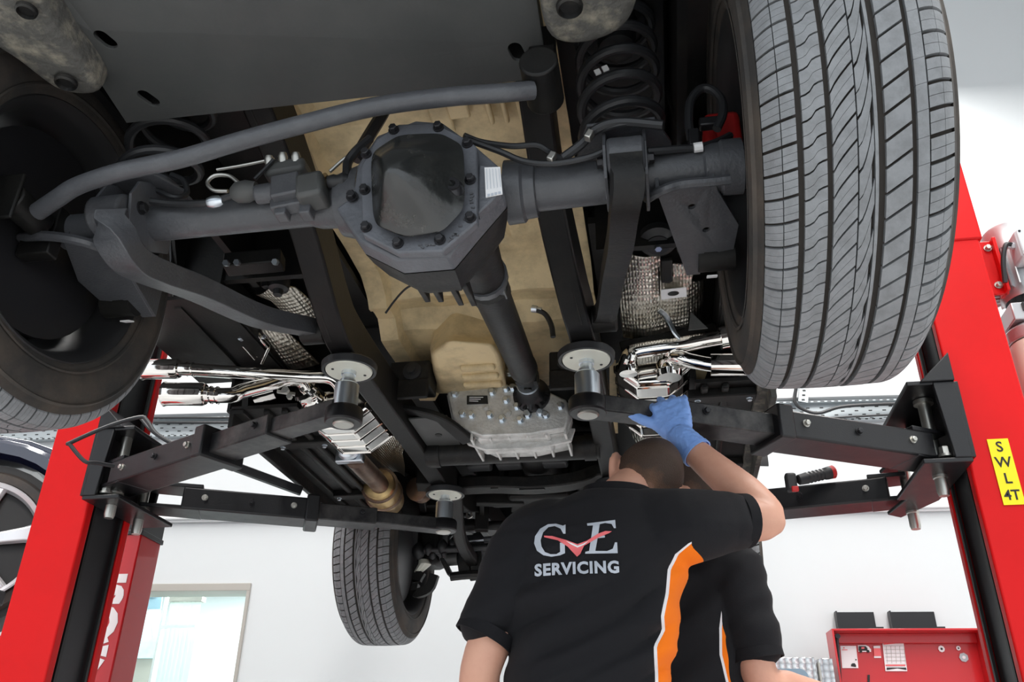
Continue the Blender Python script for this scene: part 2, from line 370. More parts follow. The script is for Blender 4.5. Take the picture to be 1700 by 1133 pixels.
# advertising panel, blind and rail in the office
m = MB(); m.prism([(-4.207, 5.89, 2.276), (-3.861, 5.915, 2.274), (-3.81, 5.919, 1.88), (-4.196, 5.89, 1.88)], WN * 0.02)
t = tag(obj('advertising_panel', m, 'poster', smooth=0), 'pale blue advertising panel with a dark top, behind the window glass', 'poster')
m = MB(); m.prism([(-4.189, 5.891, 2.437), (-3.872, 5.914, 2.435), (-3.864, 5.915, 2.29), (-4.172, 5.892, 2.291)], WN * 0.022); obj('dark_band', m, 'posterdark', t, smooth=0, label='slate grey top band')
m = MB(); m.tube([(-4.124, 5.866, 2.399), (-3.905, 5.882, 2.408), (-3.904, 5.882, 2.429)], 0.004, 6); m.tube([(-4.122, 5.866, 2.389), (-3.924, 5.88, 2.392)], 0.004, 6); obj('car_outline', m, 'white', t, label='white printed car outline')
m = MB(); m.prism([(-3.961, 5.888, 2.281), (-3.851, 5.896, 2.281), (-3.871, 5.894, 2.044)], WN * 0.004); obj('printed_light_beam', m, 'paper', t, smooth=0)
m = MB(); wbox(m, wa((-3.831, 5.917, 1.88)), wa((-4.153, 5.893, 1.88)), -1.34, -1.30, 0.0, 1.9)
obj('stand', m, 'trim', t, smooth=0)
blind = empty('vertical_blind', (-3.383, 5.649, 1.659))
tag(blind, 'pale vertical blind of hanging fabric strips beside the blue panel in the window', 'blind')
b0 = wa((-3.618, 5.632, 2.291)); b1 = wa((-3.354, 5.651, 2.289)); nb = 7
for k in range(nb):
    a = b0 + (b1 - b0) * (k + 0.5) / nb; m = MB()
    m.box(wp(a, -1.0, 1.55), ((b1 - b0) / nb * 1.05, 0.003, 1.5), rz=TH + 0.35); obj('strip', m, 'blind', blind, smooth=0)
m = MB(); wbox(m, b0 - 0.03, b1 + 0.02, -1.04, -0.96, 2.29, 2.33); obj('blind_rail', m, 'trim', blind, smooth=0)
m = MB(); m.beam((-3.545, 5.437, 2.056), (-3.252, 5.458, 2.055), 0.04, 0.02); wbox(m, wa((-3.555, 5.436, 2.056)), wa((-3.535, 5.438, 2.056)), -0.82, -0.78, 0, 2.6)
tag(obj('partition_rail', m, 'paper', smooth=0), 'white partition rail crossing in front of the blind behind the window', 'rail')
# perforated cable tray, conduits and cables on the back wall
t = empty('cable_tray', wp(-1.5, 0, 3.34)); tag(t, 'long perforated galvanised cable tray fixed high on the back wall', 'cable tray')
m = MB(); wbox(m, A_L + 0.3, A_R - 0.1, 0.004, 0.016, 3.36, 3.52); wbox(m, A_L + 0.3, A_R - 0.1, 0.016, 0.06, 3.508, 3.52); wbox(m, A_L + 0.3, A_R - 0.1, 0.016, 0.06, 3.36, 3.372)
obj('tray_plate', m, 'galv', t, smooth=0)
m = MB()
for i in range(int((A_R - A_L - 0.5) / 0.05)):
    a = A_L + 0.35 + i * 0.05
    for k, z in enumerate((3.39, 3.42, 3.45, 3.48)):
        if k % 2 == i % 2: wbox(m, a, a + 0.026, 0.0155, 0.0175, z - 0.004, z + 0.004)
    wbox(m, a, a + 0.02, 0.06, 0.0615, 3.361, 3.369); wbox(m, a, a + 0.03, 0.06, 0.0615, 3.511, 3.517)
o = obj('slots', m, 'inkblack', t, smooth=0); o['kind'] = 'stuff'
m = MB(); wbox(m, A_L + 0.2, A_R - 0.1, 0.004, 0.07, 3.545, 3.60); tag(obj('conduit', m, 'paper', smooth=0, bevel=0.006), 'white plastic conduit running just above the cable tray', 'conduit')
m = MB(); wbox(m, A_L + 0.2, A_R - 0.1, 0.004, 0.06, 2.69, 2.735); wbox(m, A_L + 0.2, A_R - 0.1, 0.004, 0.03, 2.675, 2.69); tag(obj('conduit', m, 'paper', smooth=0, bevel=0.006), 'white plastic conduit lower on the back wall, behind the arms', 'conduit')
m = MB(); m.tube(bez([(1.571, 4.91, 3.634), (1.544, 4.908, 3.496), (1.602, 4.922, 3.436), (1.706, 4.93, 3.408), (1.864, 4.942, 3.452), (2.103, 4.959, 3.465), (2.573, 4.994, 3.466), (3.16, 5.037, 3.458)]), 0.013, 8)
tag(obj('power_cable', m, 'hose'), 'black cable dropping and bending along the top of the cable tray at the right', 'cable')
m = MB(); m.tube(bez([(1.377, 4.921, 3.371), (1.571, 4.935, 3.361), (1.962, 4.964, 3.379), (2.561, 5.008, 3.391), (3.146, 5.051, 3.384)]), 0.009, 8)
tag(obj('power_cable', m, 'hose'), 'thin black cable lying straight along the cable tray at the right', 'cable')
m = MB(); m.tube([(-3.434, 4.568, 3.474), (-2.714, 4.62, 3.455)], 0.012, 8); m.tube([(-3.443, 4.567, 3.516), (-2.721, 4.62, 3.497)], 0.008, 8)
tag(obj('power_cable', m, 'hose'), 'black cables lying along the cable tray at the left, by the red column', 'cable')
m = MB(); m.beam((1.682, 4.933, 3.84), (1.603, 4.927, 3.501), 0.07, 0.008, up=WN)
t = tag(obj('tray_drop', m, 'galv', smooth=0), 'short upright perforated strip above the cable tray', 'cable tray')
m = MB()
for k in range(9):
    p = V((1.681, 4.928, 3.837)).lerp(V((1.602, 4.922, 3.499)), (k + .5) / 9); m.box(p, (0.022, 0.003, 0.012), rz=TH)
o = obj('slots', m, 'inkblack', t, smooth=0); o['kind'] = 'stuff'

# red tool chest with its lid standing open
ca, cb = wa((1.489, 4.704, 1.824)), wa((2.396, 4.77, 1.807)); cz = 1.818
t = empty('tool_chest', wp((ca + cb) / 2, 0.55, 0)); tag(t, 'red metal tool chest with open lid carrying papers, under two black wall trays', 'tool chest')
m = MB(); wbox(m, ca, cb, 0.28, 0.86, 0.08, 1.22); obj('body', m, 'red2', t, bevel=0.008)
for k in range(5):
    m = MB(); wbox(m, ca + 0.04, cb - 0.04, 0.862, 0.885, 0.16 + k * 0.2, 0.34 + k * 0.2); d = obj('drawer', m, 'red2', t, bevel=0.005)
    m = MB(); m.tube([wp(ca + 0.15, 0.9, 0.31 + k * 0.2), wp(cb - 0.15, 0.9, 0.31 + k * 0.2)], 0.012, 8); obj('handle', m, 'zinc', d)
m = MB(); wbox(m, ca, cb, 0.26, 0.28, 1.22, cz); wbox(m, ca, ca + 0.012, 0.28, 0.42, 1.22, cz); wbox(m, cb - 0.012, cb, 0.28, 0.42, 1.22, cz); wbox(m, ca + 0.012, cb - 0.012, 0.28, 0.42, cz - 0.012, cz)
wbox(m, ca + 0.012, cb - 0.012, 0.28, 0.31, 1.748, cz - 0.012)
lid = obj('lid', m, 'red2', t, bevel=0.002)
m = MB(); m.tube([(1.531, 4.646, 1.771), (1.512, 4.645, 1.541)], 0.012, 8); m.tube([(1.521, 4.646, 1.593), (1.489, 4.643, 1.221)], 0.007, 8); m.lathe((1.534, 4.657, 1.78), WN, [(0, .016), (.03, .016)], 10); obj('gas_strut', m, 'bolt', lid, label='dark gas strut')
def note(name, pts, d, mi, lab=None):
    m = MB(); m.prism(pts, WN * 0.002); return obj(name, m, mi, lid, smooth=0, label=lab)
note('paper_sheet', [(1.559, 4.725, 1.735), (1.655, 4.732, 1.735), (1.647, 4.731, 1.603), (1.549, 4.724, 1.603)], .284, 'paper', 'white sheet with a red mark and a small dark car')
m = MB(); m.prism([(1.571, 4.722, 1.72), (1.579, 4.722, 1.728), (1.585, 4.723, 1.72)], WN * 0.001); m.prism([(1.566, 4.721, 1.713), (1.599, 4.724, 1.713), (1.598, 4.724, 1.709), (1.565, 4.721, 1.709)], WN * 0.001); obj('printed_mark', m, 'pinkprint', lid, smooth=0, label='small red printed mark')
m = MB(); m.prism([(1.604, 4.724, 1.613), (1.606, 4.724, 1.624), (1.615, 4.725, 1.631), (1.629, 4.726, 1.631), (1.635, 4.726, 1.62), (1.633, 4.726, 1.609)], WN * 0.001); m.prism([(1.637, 4.726, 1.656), (1.644, 4.727, 1.656), (1.643, 4.727, 1.648), (1.636, 4.726, 1.648)], WN * 0.001); obj('printed_car', m, 'inkblack', lid, smooth=0, label='small dark printed car')
van = [(1.666, 4.732, 1.739), (1.714, 4.735, 1.739), (1.731, 4.736, 1.731), (1.742, 4.737, 1.713), (1.74, 4.737, 1.699), (1.663, 4.731, 1.699)]
note('van_sticker', van, .285, 'paper', 'white-edged sticker of a black van')
m = MB(); m.prism([(1.67, 4.728, 1.733), (1.712, 4.731, 1.733), (1.721, 4.732, 1.72), (1.718, 4.731, 1.706), (1.665, 4.727, 1.706)], WN * 0.001)
for x in (1429, 1441): m.lathe(V((1.677, 4.728, 1.702)) + WU * (x - 1429) * 0.0037, WN, [(0, .009), (.001, .009)], 10)
obj('printed_van', m, 'inkblack', lid, smooth=0)
m = MB(); m.prism([(1.685, 4.727, 1.727), (1.703, 4.728, 1.727), (1.701, 4.728, 1.716), (1.683, 4.727, 1.716)], WN * 0.001); obj('printed_mark', m, 'pinkprint', lid, smooth=0)
note('tag_card', [(1.761, 4.74, 1.735), (1.801, 4.742, 1.735), (1.795, 4.742, 1.663), (1.752, 4.739, 1.663)], .284, 'paper')
note('tag_card', [(1.758, 4.736, 1.72), (1.8, 4.739, 1.72), (1.797, 4.739, 1.674), (1.753, 4.736, 1.674)], .287, 'pinkprint', 'orange red hanging tag')
note('calendar', [(1.82, 4.743, 1.782), (1.948, 4.752, 1.782), (1.936, 4.751, 1.585), (1.806, 4.742, 1.585)], .285, 'paper', 'wall calendar with a grey top and red band')
m = MB()
for k in range(6):
    m.prism([V((1.822, 4.739, 1.778)) + WU * (.02 * k), V((1.822, 4.739, 1.778)) + WU * (.02 * k + .012), V((1.819, 4.739, 1.76)) + WU * (.02 * k + .016), V((1.822, 4.739, 1.756)) + WU * (.02 * k + .004)], WN * 0.001)
m.prism([(1.817, 4.739, 1.606), (1.932, 4.747, 1.606), (1.933, 4.747, 1.592), (1.881, 4.743, 1.602), (1.814, 4.738, 1.592)], WN * 0.001)
obj('calendar_picture', m, 'inkblack', lid, smooth=0, label='dark calendar picture')
m = MB(); m.prism([(1.826, 4.738, 1.759), (1.904, 4.744, 1.763), (1.901, 4.744, 1.748), (1.823, 4.738, 1.741)], WN * 0.001); m.prism([(1.812, 4.737, 1.623), (1.931, 4.746, 1.623), (1.931, 4.746, 1.615), (1.813, 4.737, 1.615)], WN * 0.001); obj('calendar_band', m, 'pinkprint', lid, smooth=0)
m = MB()
for k in range(6): m.beam(V((1.822, 4.739, 1.734)) + V((0, 0, -k * .022)), V((1.942, 4.748, 1.734)) + V((0, 0, -k * .022)), 0.0015, 0.0015)
for k in range(5): m.beam(V((1.826, 4.739, 1.734)) + WU * (.027 * k + .012), V((1.814, 4.738, 1.631)) + WU * (.027 * k + .012), 0.0015, 0.0015)
o = obj('calendar_grid', m, 'trim', lid, smooth=0); o['kind'] = 'stuff'
for i, (x, y, r, mm) in enumerate([(0, 0, .02, 'paper'), (1, 0, .014, 'paper'), (2, 0, .028, 'galv')]):
    p = [(2.167, 4.768, 1.716), (2.269, 4.776, 1.72), (2.289, 4.777, 1.666)][i]
    m = MB(); m.lathe(p, WN, [(0, r), (.002, r)], 8 if i < 2 else 7); o = obj('round_sticker', m, mm, lid, smooth=0)
    m = MB(); m.lathe(V(p) + WN * .003, WN, [(0, r * .4), (.001, r * .4)], 5); obj('printed_mark', m, 'inkblack' if i < 2 else 'paper', lid, smooth=0)
m = MB(); m.prism([(1.695, 4.735, 1.564), (1.709, 4.736, 1.564), (1.691, 4.734, 1.463), (1.677, 4.733, 1.463)], WN * 0.002); obj('slot', m, 'inkblack', lid, smooth=0)
# the two black trays on the wall above it
for i, (p0, p1, lab) in enumerate([((1.606, 4.963, 1.993), (1.86, 4.981, 1.872), 'smaller black tray on the wall above the red chest, the one nearer the mechanics'), ((1.951, 4.988, 1.991), (2.248, 5.01, 1.867), 'wider black tray on the wall above the red chest, nearer the red column')]):
    a, b = wa(p0), wa(p1); t = empty('wall_tray', wp((a + b) / 2, 0, 1.87)); tag(t, lab, 'tray', 'black trays above the tool chest')
    m = MB(); wbox(m, a, b, 0.0, 0.02, 1.885, 1.992); obj('back_plate', m, 'black', t, smooth=0, bevel=0.003)
    m = MB(); wbox(m, a - 0.004, b + 0.03, 0.0, 0.075, 1.876, 1.886); wbox(m, a - 0.004, a + 0.004, 0.02, 0.07, 1.886, 1.99); obj('shelf_lip', m, 'black', t, smooth=0)
    for k in range(4):
        x = a + (b - a) * (0.12 + 0.22 * k); m = MB(); wbox(m, x - .02, x + .022, 0.0, 0.06, 1.858, 1.876); obj('tooth', m, 'black', t, smooth=0)
# engine-turned metal cabinet beside the chest
p = V((1.357, 4.493, 1.637)); a1 = wa(p); z1 = 1.637; a0 = a1 - 0.62
t = empty('metal_cabinet', wp((a0 + a1) / 2, 0.35, 0)); tag(t, 'engine-turned bright metal cabinet beside the red tool chest, blue-grey panel in its door', 'cabinet')
m = MB(); wbox(m, a0, a1 + 0.02, 0.1, 0.48, 0.05, z1 - 0.01); obj('body', m, 'turned', t, bevel=0.004)
m = MB(); wbox(m, a0, a1, 0.48, 0.5, 0.06, z1); d = obj('door', m, 'turned', t, bevel=0.004)
m = MB(); pts = []
for (cx, cz_, s0) in ((a1 - 0.10, z1 - 0.115, 0), (a0 + 0.1, z1 - 0.115, 1), (a0 + 0.1, z1 - 0.6, 2), (a1 - 0.1, z1 - 0.6, 3)):
    for k in range(5):
        an = PI / 2 * (s0 + k / 4); pts.append(wp(cx + 0.05 * math.cos(an), 0.501, cz_ + 0.05 * math.sin(an)))
m.prism(pts, WN * 0.004); obj('door_panel', m, 'slate', d, smooth=0, label='blue-grey panel')
m = MB(); wbox(m, a1 + 0.03, a1 + 0.115, 0.36, 0.46, 0.06, z1); obj('side_door', m, 'turned', t, bevel=0.004)
m = MB(); m.tube([wp(a1 + 0.02, 0.49, 0.3), wp(a1 + 0.02, 0.49, z1 - 0.03)], 0.01, 8); obj('hinge', m, 'pin', t)

# ------------------------------------------------------------------ two-post lift
COL_Y0, COL_Y1 = 1.2, 1.45
def swing_arm(parent, pivot, boss, s0, zb, split=(0.05, 0.52, 0.76), link=None, w=0.125):
    """telescopic arm from the pivot pin to the pad boss; zb = underside height"""
    pv = V(pivot); bs = V(boss); d = (bs - pv); d.z = 0; L = d.length; d.normalize()
    sd = d.cross(V((0, 0, 1)))
    P_ = lambda t, z: V((pv.x, pv.y, 0)) + d * (L * t) + V((0, 0, z))
    m = MB(); m.beam(P_(split[0], zb + .04), P_(split[1], zb + .04), w, 0.078)
    arm = obj('swing_arm', m, 'black', parent, bevel=0.006)
    m = MB(); m.beam(P_(split[1] - .04, zb + .04), P_(split[1] + .005, zb + .04), w + .03, 0.098); obj('sleeve_collar', m, 'black', arm, bevel=0.006)
    m = MB(); m.beam(P_(split[1] - .1, zb + .038), P_(split[2], zb + .038), w - .03, 0.06); obj('middle_extension', m, 'worn', arm, bevel=0.004)
    m = MB(); m.beam(P_(split[2] - .06, zb + .04), P_(0.99, zb + .033), w - .055, 0.045); obj('end_extension', m, 'worn', arm, bevel=0.004)
    m = MB(); m.lathe(V((bs.x, bs.y, bs.z)), (0, 0, 1), [(0, .046), (.004, .05), (.036, .05), (.042, .046)], 28); obj('end_boss', m, 'black', arm)
    m = MB(); m.lathe(V((bs.x, bs.y, bs.z - .006)), (0, 0, 1), [(0, .024), (.003, .028), (.01, .028)], 20); obj('boss_cap', m, 'pin', arm, label='bright steel cap')
    m = MB(); m.lathe(V((bs.x, bs.y, bs.z + .04)), (0, 0, 1), [(0, .033), (.070, .033), (.074, .030), (.075, .021), (.086, .021), (.087, .017), (.100, .017), (.101, .02), (.112, .02)], 28); obj('pad_stem', m, 'zinc', arm, label='bright zinc plated stem')
    m = MB(); m.lathe(V((bs.x, bs.y, s0 - .026)), (0, 0, 1), [(0, .062), (.004, .064)], 32); obj('pad_plate', m, 'padcap', arm, label='pale round pad plate')
    m = MB(); m.lathe(V((bs.x, bs.y, s0 - .024)), (0, 0, 1), [(0, .066), (0, .074), (.018, .076), (.024, .07), (.024, 0.0)], 32, cap=False); obj('pad_rubber', m, 'hose', arm)
    m = MB()
    for an in (0.6, 0.6 + PI): m.lathe((bs.x + .045 * math.cos(an), bs.y + .045 * math.sin(an), s0 - .0275), (0, 0, 1), [(0, .004), (.002, .004)], 8)
    obj('pad_screw', m, 'inkblack', arm)
    side = sd if (sd.y < 0) else -sd                     # the rear face
    for t, mm in ((split[0] + .07, 'pin'), ((split[0] + split[1]) / 2, 'bolt'), (split[1] - .08, 'pin'), (split[2] - .05, 'bolt')):
        off = w / 2 if t < split[1] else (w - .03) / 2
        b = hexbolt(P_(t, zb + .045) + side * off, side, .008, .012); obj('arm_bolt', b, mm, arm)
    m = MB(); m.lathe(V((pv.x, pv.y, zb - .085)), (0, 0, 1), [(0, .014), (.012, .017), (.05, .017), (.052, .02), (.078, .02), (.079, .03), (.092, .03), (.095, .018), (.28, .018), (.282, .028), (.294, .028)], 20)
    obj('pivot_pin', m, 'pin', arm, label='bare steel pivot pin')
    m = MB(); e = P_(split[0] + .06, zb); a = V((pv.x, pv.y, zb))
    for z in (zb + .0, zb + .078):
        m.prism([V((a.x, a.y, z)) + sd * .055, V((e.x, e.y, z)) + sd * .062, V((e.x, e.y, z)) - sd * .062, V((a.x, a.y, z)) - sd * .055], (0, 0, .014))
    obj('pivot_plate', m, 'black', arm, bevel=0.003)
    return arm, P_, side
def column(s, label):
    """s = +1 right, -1 left"""
    x0, x1 = 1.345 * s, 1.535 * s; cx = (x0 + x1) / 2
    cy = (COL_Y0 + COL_Y1) / 2; t = empty('lift_post', (cx, cy, 0)); tag(t, label, 'lift')
    m = MB(); top = 4.3
    prof = [(x0, COL_Y0), (x1, COL_Y0), (x1, COL_Y1), (x0, COL_Y1), (x0, COL_Y1 - .035), (x0 + .012 * s, COL_Y1 - .035), (x0 + .012 * s, COL_Y1 - .012), (x1 - .012 * s, COL_Y1 - .012), (x1 - .012 * s, COL_Y0 + .012), (x0 + .012 * s, COL_Y0 + .012), (x0 + .012 * s, COL_Y0 + .035), (x0, COL_Y0 + .035)]
    m.prism([(x, y, 0.02) for x, y in prof], (0, 0, top)); obj('post', m, 'red', t, bevel=0.008, seg=3)
    m = MB(); m.box((cx, cy, 0.012), (0.5, 0.6, 0.024)); obj('base_plate', m, 'red', t, bevel=0.004)
    if s > 0:
        m = MB(); m.box((cx + .003, cy, (2.43 + top + .05) / 2), (abs(x1 - x0) + .016, COL_Y1 - COL_Y0 + .012, top + .05 - 2.43)); obj('upper_sleeve', m, 'red', t, bevel=0.006)
    m = MB(); m.box((x0 + .022 * s, cy, 2.1), (0.006, COL_Y1 - COL_Y0 - .075, 4.1)); obj('cover_strip', m, 'slot', t, smooth=0, label='black flexible cover strip')
    m = MB(); m.box((x0 + .006 * s, COL_Y0 + .05, 2.1), (0.008, .012, 4.1)); m.box((x0 + .006 * s, COL_Y1 - .05, 2.1), (0.008, .012, 4.1)); obj('guide_strip', m, 'inkblack', t, smooth=0)
    # carriage: back plate, top, bottom and side plates
    zb, zt = 1.70, 1.93; m = MB(); xi, xo = 1.215 * s, 1.40 * s
    m.box((1.345 * s, 1.33, (zb + zt) / 2), (.02, .34, zt - zb))
    for z in (zb - .006, zt): m.box(((xi + 1.345 * s) / 2, 1.33, z), (.13, .34, .014))
    for y in (1.165, 1.495): m.prism([(1.345 * s, y - .007, zb), (1.30 * s, y - .007, zb), (1.285 * s, y - .007, zt), (1.345 * s, y - .007, zt)], (0, .014, 0))
    m.prism([(1.345 * s, 1.15, zt), (1.25 * s, 1.15, zt), (1.345 * s, 1.15, zt + .09)], (0, .35, 0))
    obj('carriage', m, 'black', t, bevel=0.003)
    b = hexbolt((1.285 * s, 1.19, zb + .012), (0, 0, 1), .014, .03); obj('carriage_bolt', b, 'pin', t)
    return t
left = column(-1, 'red lift column at the left with black cover strip, wire guard on its arm')
right = column(1, 'red lift column at the right carrying the yellow load sticker and motor')
PADZ = 1.899
rr, P_rr, side_rr = swing_arm(right, (1.285, 1.275, 0), (0.322, 0.77, 1.722), PADZ, 1.712)
rf, P_rf, _ = swing_arm(right, (1.29, 1.63, 0), (0.33, 1.835, 1.735), PADZ, 1.715, split=(0.06, 0.62, 0.82))
m = MB(); m.prism([(1.345, 1.40, 1.70), (1.345, 1.52, 1.70), (1.27, 1.70, 1.70), (1.22, 1.66, 1.70), (1.25, 1.45, 1.70)], (0, 0, -.012)); m.prism([(1.345, 1.40, 1.83), (1.345, 1.52, 1.83), (1.27, 1.70, 1.83), (1.22, 1.66, 1.83), (1.25, 1.45, 1.83)], (0, 0, .012))
obj('link_plate', m, 'black', right, bevel=0.003)
lr, P_lr, side_lr = swing_arm(left, (-1.285, 1.235, 0), (-0.322, 0.745, 1.722), PADZ, 1.73)
lf, P_lf, _ = swing_arm(left, (-1.285, 1.40, 0), (-0.316, 1.84, 1.735), PADZ, 1.722, split=(0.125, 0.56, 0.76))
# stay bars behind the rear arms
m = MB(); m.beam((1.31, 1.50, 1.90), P_rr(0.45, 1.83) + V((0.02, .14, 0)), .03, .03); obj('stay_bar', m, 'black', right, bevel=.004)
m = MB(); m.beam((-1.10, 1.47, 1.93), P_lf(0.5, 1.84) + V((0, .0, 0)), .03, .03); obj('stay_bar', m, 'black', left, bevel=.004)
# wire guard on the left rear arm
m = MB(); g = bez([(-0.791, 1.1, 1.757), (-0.916, 1.08, 1.785), (-1.044, 1.05, 1.845), (-1.098, 1.05, 1.899), (-1.128, 1.05, 1.915), (-1.217, 1.03, 1.881), (-1.31, 1, 1.819), (-1.31, 1, 1.811), (-1.247, 1, 1.755), (-1.219, 1.02, 1.755), (-1.184, 1.06, 1.757)], 5)
m.tube(g, 0.0065, 8); obj('wire_guard', m, 'hose', left, label='bent black wire toe guard')
m = MB(); m.tube(bez([(-1.177, 1.12, 1.947), (-1.102, 1.12, 1.882), (-0.94, 1.12, 1.801)], 5), 0.006, 8); obj('wire_guard', m, 'hose', left)
# load sticker with its lettering
m = MB(); m.prism([(1.405, 1.198, 1.762), (1.460, 1.198, 1.762), (1.460, 1.198, 1.572), (1.405, 1.198, 1.572)], (0, -.0015, 0))
st = obj('load_sticker', m, 'yellow', right, smooth=0, label='yellow sticker reading SWL 4T')
m = MB()
for ch, z, sz in (('S', 1.737, .042), ('W', 1.692, .042), ('L', 1.645, .042), ('4T', 1.598, .040)):
    put_text(m, ch, sz, (1.4325, 1.196, z), (1, 0, 0), (0, 0, 1), bold=0.0006, sx=0.95)
obj('sticker_lettering', m, 'inkblack', st, smooth=0)
# motor, junction box and oil tank on the outer side of the right column
mc = V((1.70, 1.36, 0)); m = MB(); m.lathe(mc + V((0, 0, 2.28)), (0, 0, 1), [(0, .07), (.02, .082), (.17, .082), (.172, .092), (.25, .092), (.262, .084), (.268, .02), (.268, 0)], 40, cap=False)
mot = obj('motor', m, 'motor', right, label='silver electric motor')
for k in range(24):
    an = 2 * PI * k / 24; c, s_ = math.cos(an), math.sin(an); m = MB(); m.box(mc + V((c * .09, s_ * .09, 2.375)), (.022, .004, .14), rz=an); obj('cooling_fin', m, 'motor', mot, smooth=0)
m = MB(); m.box((1.700, 1.245, 2.41), (.105, .075, .10)); jb = obj('junction_box', m, 'boxgrey', right, bevel=.008, label='light grey junction box')
m = MB(); m.box((1.700, 1.204, 2.41), (.10, .008, .095)); obj('box_lid', m, 'boxgrey', jb, bevel=.004)
m = MB()
for dx in (-.042, .042):
    for dz in (-.038, .038): m.lathe((1.70 + dx, 1.2, 2.41 + dz), (0, -1, 0), [(0, .004), (.002, .004)], 8)
obj('lid_screw', m, 'bolt', jb)
m = MB(); m.tube(bez([(1.648, 1.24, 2.42), (1.622, 1.23, 2.42), (1.605, 1.24, 2.37), (1.60, 1.26, 2.30)]), .008, 8); obj('motor_cable', m, 'hose', right)
m = MB(); m.lathe((1.650, 1.24, 2.42), (-1, 0, 0), [(0, .012), (.012, .012), (.013, .009), (.022, .009)], 6); obj('cable_gland', m, 'boxgrey', right)
m = MB(); m.box((1.575, 1.30, 2.38), (.09, .012, .20)); m.box((1.61, 1.30, 2.38), (.012, .06, .20)); obj('motor_bracket', m, 'red', right, bevel=.003)
for z in (2.31, 2.45):
    obj('bracket_bolt', hexbolt((1.592, 1.293, z), (0, -1, 0), .009, .014), 'pin', right)
m = MB(); m.box((1.69, 1.36, 2.215), (.16, .14, .06)); m.lathe((1.69, 1.36, 2.13), (0, 0, 1), [(0, .088), (.03, .09), (.04, .09), (.06, .06)], 32); obj('pump_block', m, 'motor', right, bevel=.004)
m = MB(); m.box((1.69, 1.286, 2.225), (.10, .01, .025)); obj('pump_band', m, 'inkblack', right)
m = MB(); m.lathe((1.69, 1.36, 1.72), (0, 0, 1), [(0, .06), (.02, .085), (.38, .09), (.405, .085), (.41, .07)], 28); obj('oil_tank', m, 'tank', right, label='translucent oil tank')
# red pillar with a black cap behind the left column
pc = V((-1.632, 1.92, 0)); rot = math.radians(2); t = empty('control_pillar', pc); tag(t, 'red square pillar with black cap and white lettering, behind the left column', 'pillar')
R = Matrix.Rotation(rot, 3, 'Z')
m = MB(); m.box(pc + V((0, 0, .885)), (.155, .16, 1.77), rz=rot); obj('body', m, 'red2', t, bevel=.006)
m = MB(); m.box(pc + V((0, 0, 1.775)), (.168, .173, .02), rz=rot); m.box(pc + V((0, 0, 1.82)), (.158, .163, .10), rz=rot); obj('cap', m, 'slot', t, bevel=.003, label='black plastic cap')
m = MB(); fn = R @ V((0, -1, 0)); ax = V((0, 0, -1)); ay = R @ V((1, 0, 0)); fo = pc + fn * .0815
put_text(m, 'ISO', .145, fo + V((0, 0, 1.49)) - ay * .008, ax, ay, bold=.010, extrude=.0004, space=1.15)
c0 = fo + V((0, 0, 1.325)) - ay * .01
for k in range(5):
    a0_, a1_ = math.radians(-72 + k * 30), math.radians(-72 + k * 30 + 24)
    m.prism([c0 - ay * .05 + (ax * math.sin(a) + ay * math.cos(a)) * r for a, r in ((a0_, .035), (a0_, .105), (a1_, .105), (a1_, .035))], fn * .0006)
obj('white_lettering', m, 'white', t, smooth=0, label='white lettering and fan-shaped mark')

# ------------------------------------------------------------------ the car on the lift: axle height 1.854, rear axle at y = 0, front axle at y = 2.62
AZ = 1.854
car = empty('off_road_car', (0, 1.3, AZ)); tag(car, 'dark four-wheel-drive car raised on the red lift, its underside in view', 'car')
def part(name, mb, mats, parent=car, **k): return obj(name, mb, mats, parent, **k)
def cut(o, cutter):
    """cut holes through a part once, when it is built"""
    me = cutter.mesh('cut'); c = bpy.data.objects.new('cut', me); COL.objects.link(c); c.location = (0, 0, 0)
    import bmesh
    bm = bmesh.new(); bm.from_mesh(me); bmesh.ops.recalc_face_normals(bm, faces=bm.faces[:]); bm.to_mesh(me); bm.free()
    par = o.parent; loc = o.location.copy(); o.parent = None; o.location = WP[o.name]
    b = o.modifiers.new('holes', 'BOOLEAN'); b.object = c; b.solver = 'EXACT'; bpy.context.view_layer.update()
    new = bpy.data.meshes.new_from_object(o.evaluated_get(bpy.context.evaluated_depsgraph_get()))
    o.modifiers.remove(b); o.data = new; o.parent = par; o.location = loc
    bpy.data.objects.remove(c)

